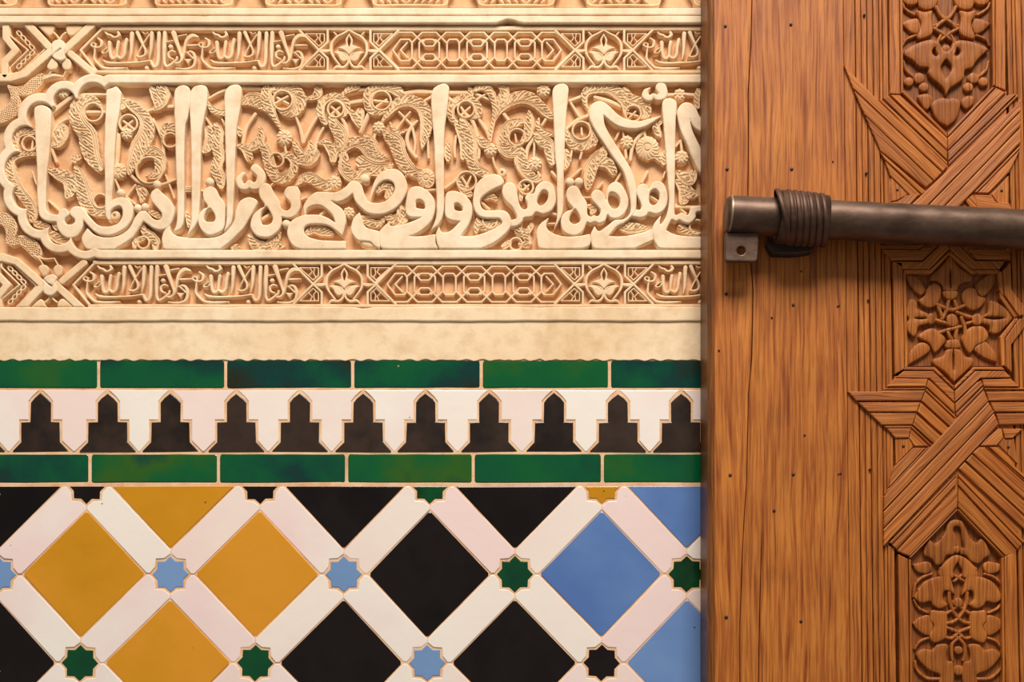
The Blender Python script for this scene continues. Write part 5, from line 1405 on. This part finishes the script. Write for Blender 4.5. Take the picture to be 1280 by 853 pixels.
# chevron mouldings, left arm
strip('H2', [(450, 372), (505, 355), (1026, 846), (1026, 925)], .0014)
strip('H2', [(415, 388), (440, 376), (1026, 935), (1030, 975)], -.0004)
strip('H2', [(108, 82), (412, 392), (1026, 982), (985, 1030), (190, 288)], .0018, bev=1.3)
strip('H3', [(-20, 92), (2, 92), (466, 555), (440, 590)], -.0006)
strip('H2', [(192, 300), (980, 1036), (910, 1106), (290, 518)], .0012, bev=1.3)
strip('H2', [(294, 530), (905, 1112), (835, 1170), (432, 840)], .0008, bev=1.3)
strip('G1', [(212, 672), (420, 853), (400, 862), (232, 705)], .0)
strip('G1', [(234, 712), (396, 866), (360, 880), (258, 778)], .0004)
# right arm
strip('H3', [(464, 424), (975, -78), (1075, -95), (464, 508)], .0014)
strip('H3', [(464, 516), (1080, -92), (1090, -70), (468, 548)], -.0004)
# crossing band (three mouldings) under the bolt
def line_at(p, q, x):
    return p[1] + (q[1] - p[1]) * (x - p[0]) / (q[0] - p[0])
bl = [((1151, 242.5), (1266, 128)), ((1166.4, 250), (1276, 138.4)), ((1187.5, 250), (1276, 158)), ((1207, 250), (1276, 179))]
XA = [1122, 1136, 1150, 1163]
for k in range(3):
    a, b = bl[k], bl[k + 1]
    strip('P', [(XA[k] + .6, line_at(*a, XA[k]) + .8), (1270, line_at(*a, 1270) + (.8 if k else 8)), (1276.4, line_at(*a, 1276.4) + (1 if k else 4)), (1276.4, line_at(*b, 1276.4) - .8), (XA[k + 1] + .6, line_at(*b, XA[k + 1]) - .4)], .0024, bev=1.3)
strip('P', [(1217, 240), (1275, 181.5), (1275, 185.5), (1221.5, 241)], .0)
strip('P', [(1222.5, 241), (1275, 187), (1262, 215), (1236, 241.5)], .0006)
slab('corner_block', [(1240, 243), (1261, 219), (1261, 262), (1246, 252)], DF + .0004, .05, M_STRIP, door, bev=.8, grain=(0, 1))
slab('corner_block', [(1114, 216), (1138, 241), (1122, 250), (1113.5, 252)], DF + .0004, .05, M_STRIP, door, bev=.8, grain=(0, 1))
# lower half of that star, partly behind the bolt
strip('P', [(1112, 253), (1123, 252), (1132, 244), (1150, 242), (1132, 262), (1112, 266)], .0008)
strip('P', [(1218, 243), (1236, 244), (1246, 253), (1262, 254), (1268, 268), (1222, 262)], .0008)
strip('P', [(1206, 250), (1217, 243), (1240, 268), (1222, 272)], .0004)
# frame round panel 2
strip('P', [(1115.6, 327), (1128.2, 328), (1131, 461), (1118.8, 468)], .0)
strip('P', [(1128.8, 337), (1132.6, 340), (1135.2, 458), (1131.4, 461)], -.0012)
strip('P', [(1104, 312), (1150, 312), (1155, 307), (1164, 309), (1153, 325), (1116, 325.6)], .0008)
strip('P', [(1100, 306.5), (1148, 306.5), (1153, 302), (1156, 306), (1150, 311), (1103, 311.2)], .0)
strip('P', [(1117, 327), (1153.6, 327), (1186.8, 296), (1186.8, 311), (1162.6, 336), (1129, 336)], .0)
strip('P', [(1129.8, 337), (1163, 337), (1187, 313), (1187, 318), (1164, 342), (1133, 342)], -.0012)
strip('P', [(1187.4, 296), (1219, 326), (1257, 326), (1250, 336), (1215, 336), (1187.4, 311)], .0)
strip('P', [(1187.4, 313), (1215, 337), (1248.6, 337), (1247.6, 342), (1214, 342), (1187.4, 318)], -.0012)
strip('P', [(1222, 312), (1262, 312), (1264, 324.6), (1222, 324.6), (1212, 312)], .0008)
strip('P', [(1247.6, 342), (1249.2, 338), (1253, 341), (1255, 370), (1273, 396), (1268, 397), (1250.5, 373)], -.0012)
strip('P', [(1253.6, 338), (1263.6, 327), (1265, 362), (1280, 382), (1280, 394), (1274, 395), (1256, 369)], .0)
strip('P', [(1268.4, 398.4), (1273.6, 398.4), (1256, 423), (1256.4, 457), (1252, 458), (1250.4, 421)], -.0012)
strip('P', [(1274.4, 398.4), (1281, 398.4), (1281, 409), (1264.6, 431), (1265, 466), (1257, 458), (1256.6, 424)], .0)
strip('P', [(1133, 458.6), (1168.6, 458.6), (1193, 482.4), (1193, 487), (1167, 462.6), (1129, 462.6)], -.0012)
strip('P', [(1193.6, 482.4), (1217.6, 458.6), (1253, 458.6), (1256.8, 462.6), (1219.4, 462.6), (1193.6, 487)], -.0012)
strip('P', [(1130, 463.8), (1166.6, 463.8), (1193, 489), (1193.2, 503), (1162.6, 473.4), (1120, 472)], .0)
strip('P', [(1193.8, 489), (1219.6, 463.8), (1256.4, 463.8), (1264, 472), (1226, 472.6), (1193.8, 503)], .0)
# starred mouldings between panels 2 and 3
strip('H6', [(382, 72), (612, 76), (598, 128), (328, 130)], .0012)
strip('H6', [(324, 136), (600, 136), (594, 151), (302, 154)], -.0004)
strip('H6', [(56, 164), (290, 164), (300, 158), (592, 157), (567, 226), (112, 228)], .0018, bev=1.3)
strip('H6', [(124, 240), (560, 240), (536, 304), (198, 305)], .0012, bev=1.3)
strip('H6', [(206, 315), (532, 316), (506, 396), (290, 396)], .0012, bev=1.3)
strip('H6', [(298, 402), (505, 402), (498, 416), (320, 417)], -.0002)
strip('H6', [(326, 422), (496, 421), (480, 488), (388, 489)], .0006)
strip('H6', [(617, 80), (798, 252), (798, 316), (602, 132)], .0012)
strip('H6', [(602, 140), (800, 325), (803, 352), (598, 156)], -.0004)
strip('H6', [(594, 165), (812, 372), (772, 412), (570, 230)], .0012, bev=1.3)
strip('H6', [(564, 240), (764, 424), (722, 466), (540, 308)], .0012, bev=1.3)
strip('H6', [(532, 320), (714, 482), (664, 534), (510, 400)], .0012, bev=1.3)
strip('H6', [(504, 406), (650, 542), (636, 545), (500, 420)], -.0002)
strip('H6', [(496, 426), (620, 545), (520, 545), (484, 490)], .0006)
strip('H6', [(804, 250), (955, 100), (982, 90), (998, 118), (806, 312)], .0012)
strip('H6', [(806, 320), (998, 128), (1000, 148), (812, 340)], -.0004)
strip('H6', [(990, 80), (1190, 76), (1250, 130), (1002, 130)], .0012)
strip('H6', [(1004, 138), (1290, 138), (1290, 152), (1006, 152)], -.0004)
strip('H6', [(1016, 164), (1300, 162), (1300, 228), (1036, 230)], .0012, bev=1.3)
strip('H6', [(1046, 240), (1300, 238), (1300, 306), (1076, 306)], .0012, bev=1.3)
strip('H6', [(1086, 318), (1300, 315), (1300, 392), (1110, 396)], .0012, bev=1.3)
strip('H6', [(1132, 424), (1272, 424), (1202, 490), (1148, 490)], .0006)
strip('H6', [(1014, 498), (1106, 422), (1126, 424), (1138, 484), (1092, 540), (975, 543)], .0006)
# the over-lying diagonal band
SLP = -1.0
ul = [((1000, 153), (314, 882)), ((1034, 234), (314, 987)), ((1073, 312), (309, 1115)), ((1106, 396), (330, 1220))]
endL = [(235, 930), (235, 1035), (235, 1150), (240, 1265)]
H6e = [((1000, 153), 232), ((1034, 234), 232), ((1073, 312), 236), ((1106, 396), 240)]
def ul_y(k, x):
    (a, b), (c, d) = ul[k]
    return b + (d - b) * (x - a) / (c - a)
for k in range(3):
    p0, p1 = ul[k][0], ul[k + 1][0]
    xa_ = 306
    strip('H6', [(p0[0], p0[1] + 4), (p1[0] + 1, p1[1] - 5), (xa_, ul_y(k + 1, xa_) - 6), (xa_, ul_y(k, xa_) + 6) if k else (xa_ + 2, ul_y(k, xa_) + 6)], .0026, bev=1.3)
# thin mouldings beside it on the left top
strip('H6', [(515, 556), (597, 556), (342, 830), (350, 765), (378, 690)], .0012, bev=1.)
strip('H6', [(602, 556), (618, 556), (328, 864), (334, 842)], -.0002)
strip('H6', [(624, 556), (638, 546), (314, 886), (324, 868)], .0012)
slab('corner_block', [(1119, 549), (1139, 549), (1142, 558), (1120, 581)], DF + .0004, .05, M_STRIP, door, bev=.8, grain=(0, 1))
slab('corner_block', [(1250, 549), (1268, 549), (1272, 580), (1248, 556)], DF + .0004, .05, M_STRIP, door, bev=.8, grain=(0, 1))
# right lower arms
strip('H6', [(926, 592), (968, 552), (1010, 552), (1400, 900), (1400, 1020)], .0018, bev=1.3)
strip('H6', [(1016, 552), (1030, 552), (1400, 880), (1400, 894)], -.0002)
strip('H6', [(1038, 552), (1094, 552), (1180, 625), (1212, 680), (1400, 850), (1400, 872)], .0012, bev=1.)
strip('H6', [(876, 648), (920, 600), (1400, 1028), (1400, 1130)], .0018, bev=1.3)
strip('H6', [(828, 700), (870, 655), (1400, 1138), (1400, 1230)], .0012, bev=1.3)
# roof over panel 3
strip('H7', [(648, 72), (646, 92), (152, 612), (130, 600)], -.0002)
strip('H7', [(645, 100), (645, 152), (190, 652), (155, 620)], .0008)
strip('H7', [(652, 180), (652, 330), (290, 702), (276, 700), (200, 668), (200, 656)], .0)
strip('H7', [(652, 338), (652, 356), (296, 718), (284, 712)], -.0012)
strip('H7', [(656, 72), (1170, 590), (1150, 606), (658, 96)], -.0002)
strip('H7', [(658, 104), (1146, 612), (1112, 652), (658, 158)], .0008)
strip('H7', [(658, 180), (1102, 660), (1096, 690), (1020, 700), (658, 330)], .0)
strip('H7', [(658, 338), (1012, 706), (1000, 712), (658, 358)], -.0012)
strip('P', [(1123, 693), (1135, 699), (1137.6, 930), (1125.5, 930)], .0)
strip('P', [(1136, 699.5), (1139, 700), (1141.6, 930), (1138.4, 930)], -.0012)
strip('P', [(1252, 698), (1255, 697), (1257.5, 930), (1254, 930)], -.0012)
strip('P', [(1256, 696), (1270.6, 690), (1276, 930), (1258.4, 930)], .0)
# beds that carry the diagonal mouldings
slab('moulding_bed', [(1111, 112), (1125, 119), (1184.5, 180), (1245, 112), (1258, 114), (1258.6, 325), (1219, 325), (1187, 296), (1153, 326), (1112, 326)], DF - .0012, .05, M_STRIP, door, bev=.2, bz=.0003, grain=(1, -1.0001))
slab('moulding_bed', [(1118, 470), (1163, 475), (1193, 504), (1226, 475), (1264, 473), (1268, 560), (1274, 688), (1257, 690), (1196, 628), (1135, 692), (1122, 688), (1106, 680), (1106, 625), (1119, 582)], DF - .0012, .05, M_STRIP, door, bev=.2, bz=.0003, grain=(1, 1))

# nails in the door
for x, y, r in [(907, 32, 2.2), (989, 30, 2.2), (909, 211, 2.4), (990, 211, 2.4), (1041.5, 201.6, 1.2), (908, 367, 2.4), (1002, 339, 1.4), (992, 381, 2.3), (965, 397, 1.5), (899, 438, 1.6), (1049, 382, 1.5), (1047, 383, 1.0), (913, 594, 2.4), (992, 593, 2.4), (1006, 544, 1.6),
                (1051, 592, 1.4), (1048.5, 593, 1.1), (968, 638.6, 2.2), (908, 772, 2.6), (1001.5, 777, 2.3), (1252.5, 238, 2.2), (1122, 237, 2.0), (1129.5, 558, 2.3), (1261, 559, 2.2), (1083.5, 216, 1.7), (1088, 587, 1.7), (1086, 375, 1.7), (1081, 18, 1.8)]:
    dome('nail_head', x, y, r * .86, DF + .0016, DF - .002, M_NAIL, door, h=.0012, res=.4)


# ------------------------------------------------------------------ iron bolt
def lathe(name, a, b, prof, mat, parent, n=40, wob=0., closed=True):
    """surface of revolution; a->b axis (world), prof list of (t along in m from a, radius)"""
    a = np.array(a); b = np.array(b)
    u = (b - a) / np.linalg.norm(b - a)
    v = np.cross(u, (0, 0, 1.)); v /= np.linalg.norm(v); w = np.cross(u, v)
    V, loops, starts = [], [], []
    for j, (t, r) in enumerate(prof):
        for i in range(n):
            th = 2 * math.pi * i / n
            rr = r + wob * (math.sin(3 * th + j) * .4 + math.sin(j * .9 + th) * .6) if r > 1e-4 else r
            V.append(a + u * t + (v * math.cos(th) + w * math.sin(th)) * rr)
    for j in range(len(prof) - 1):
        for i in range(n):
            p, q = j * n + i, j * n + (i + 1) % n
            starts.append(len(loops)); loops += [p, q, q + n, p + n]
    return link_mesh(name, V, loops, starts, mat, parent, smooth=True)


AX = .100
bolt = empty('sliding_bolt', label='thick dark iron sliding bolt lying across the carved door', cat='bolt')
pa = W(911, 268.6, AX); pb = W(1410, 294, AX)
length = math.hypot(pb[0] - pa[0], pb[2] - pa[2])
R0 = 22.8 * (D - AX) / FPX
prof = [(-.0045, .0002), (-.0045, R0 * .55), (-.0042, R0 * .80), (-.0030, R0 * .90), (-.0008, R0 * .975), (.0, R0 * .985)]
lathe('end_cap', pa, pb, prof, M_IRON, bolt)
lathe('worn_rim', pa, pb, [(-.0002, R0 * .98), (.0006, R0 * 1.01), (.0022, R0 * 1.0)], M_WORN, bolt)['label'] = 'bright worn rim at the end of the bolt'
prof = [(.0018, R0 * .999)] + [(.0018 + (length - .002) * k / 60, R0 * (1 + .07 * k / 60) + .0002 * math.sin(k * 1.3)) for k in range(1, 61)]
lathe('bar', pa, pb, prof, M_IRON, bolt, n=48)
# hasp plate under the end
hp = [(906.5, 291), (948.5, 291), (948.5, 302), (947, 323.5), (944.5, 327), (908.5, 326.6), (906.5, 325)]
xs = np.arange(903, 952, .7); ys = np.arange(286, 330, .7)
X, Y = np.meshgrid(xs, ys)
Fh = sd_poly(X, Y, np.array(hp))
Fh = np.minimum(Fh, np.hypot(X - 926.4, Y - 313.4) - 5.2)
hasp = mesh_field('hasp_plate', xs, ys, Fh, bevel(Fh, 1.2, .001), AX + .004, AX - .003, M_IRON, bolt)
hasp['label'] = 'square iron tab with a round hole'

# wrapped collar: wound flat bands round a socket
st = empty('bolt_staple', label='wrapped iron collar fixed to the door, holding the bolt near its end', cat='bolt keeper')
ca = np.array(W(975, 271.5, AX)); cb = np.array(W(1031, 276, AX))
cl = np.linalg.norm(cb - ca)
RC = R0 * 1.42
lathe('socket', ca, cb, [(.004, R0 * 1.10), (-.002, R0 * 1.12), (-.003, R0 * 1.25), (-.002, RC * .99), (cl, RC * .93), (cl + .001, R0 * 1.1)], M_IRON2, st, n=44)
nb = 7
for k in range(nb):
    t0 = cl * k / nb; t1 = cl * (k + .90) / nb
    r = RC * (1.03 - .055 * k / nb)
    # slight slant: each winding leans
    a2 = ca + np.array([0, .0, .0]); b2 = cb + np.array([0, 0, .0])
    o = lathe('iron_winding', a2, b2, [(t0, r - .0015), (t0 + .0006, r - .0003), (t0 + .0016, r + .0006), ((t0 + t1) / 2, r + .0008), (t1 - .0010, r + .0003), (t1, r - .0015)], M_IRON2, st, n=44)
    o['slant'] = 0
    me = o.data
    co = np.empty(len(me.vertices) * 3, np.float32); me.vertices.foreach_get('co', co); co = co.reshape(-1, 3)
    co[:, 0] += (co[:, 2] - ca[2]) * -.16 + (co[:, 1] + AX) * .10
    me.vertices.foreach_set('co', co.ravel()); me.update()
me = st.children[0].data
co = np.empty(len(me.vertices) * 3, np.float32); me.vertices.foreach_get('co', co); co = co.reshape(-1, 3)
co[:, 0] += (co[:, 2] - ca[2]) * -.16 + (co[:, 1] + AX) * .10
me.vertices.foreach_set('co', co.ravel()); me.update()
slab('staple_foot', [(958, 304), (965, 298), (1012, 300), (1020, 306), (1014, 315), (992, 318), (966, 317)], DF + .014, DF - .001, M_NAIL, st, bev=2., bz=.003)
slab('staple_foot', [(972, 262), (1030, 262), (1032, 306), (975, 306)], DF + .006, DF - .001, M_NAIL, st, bev=1.)
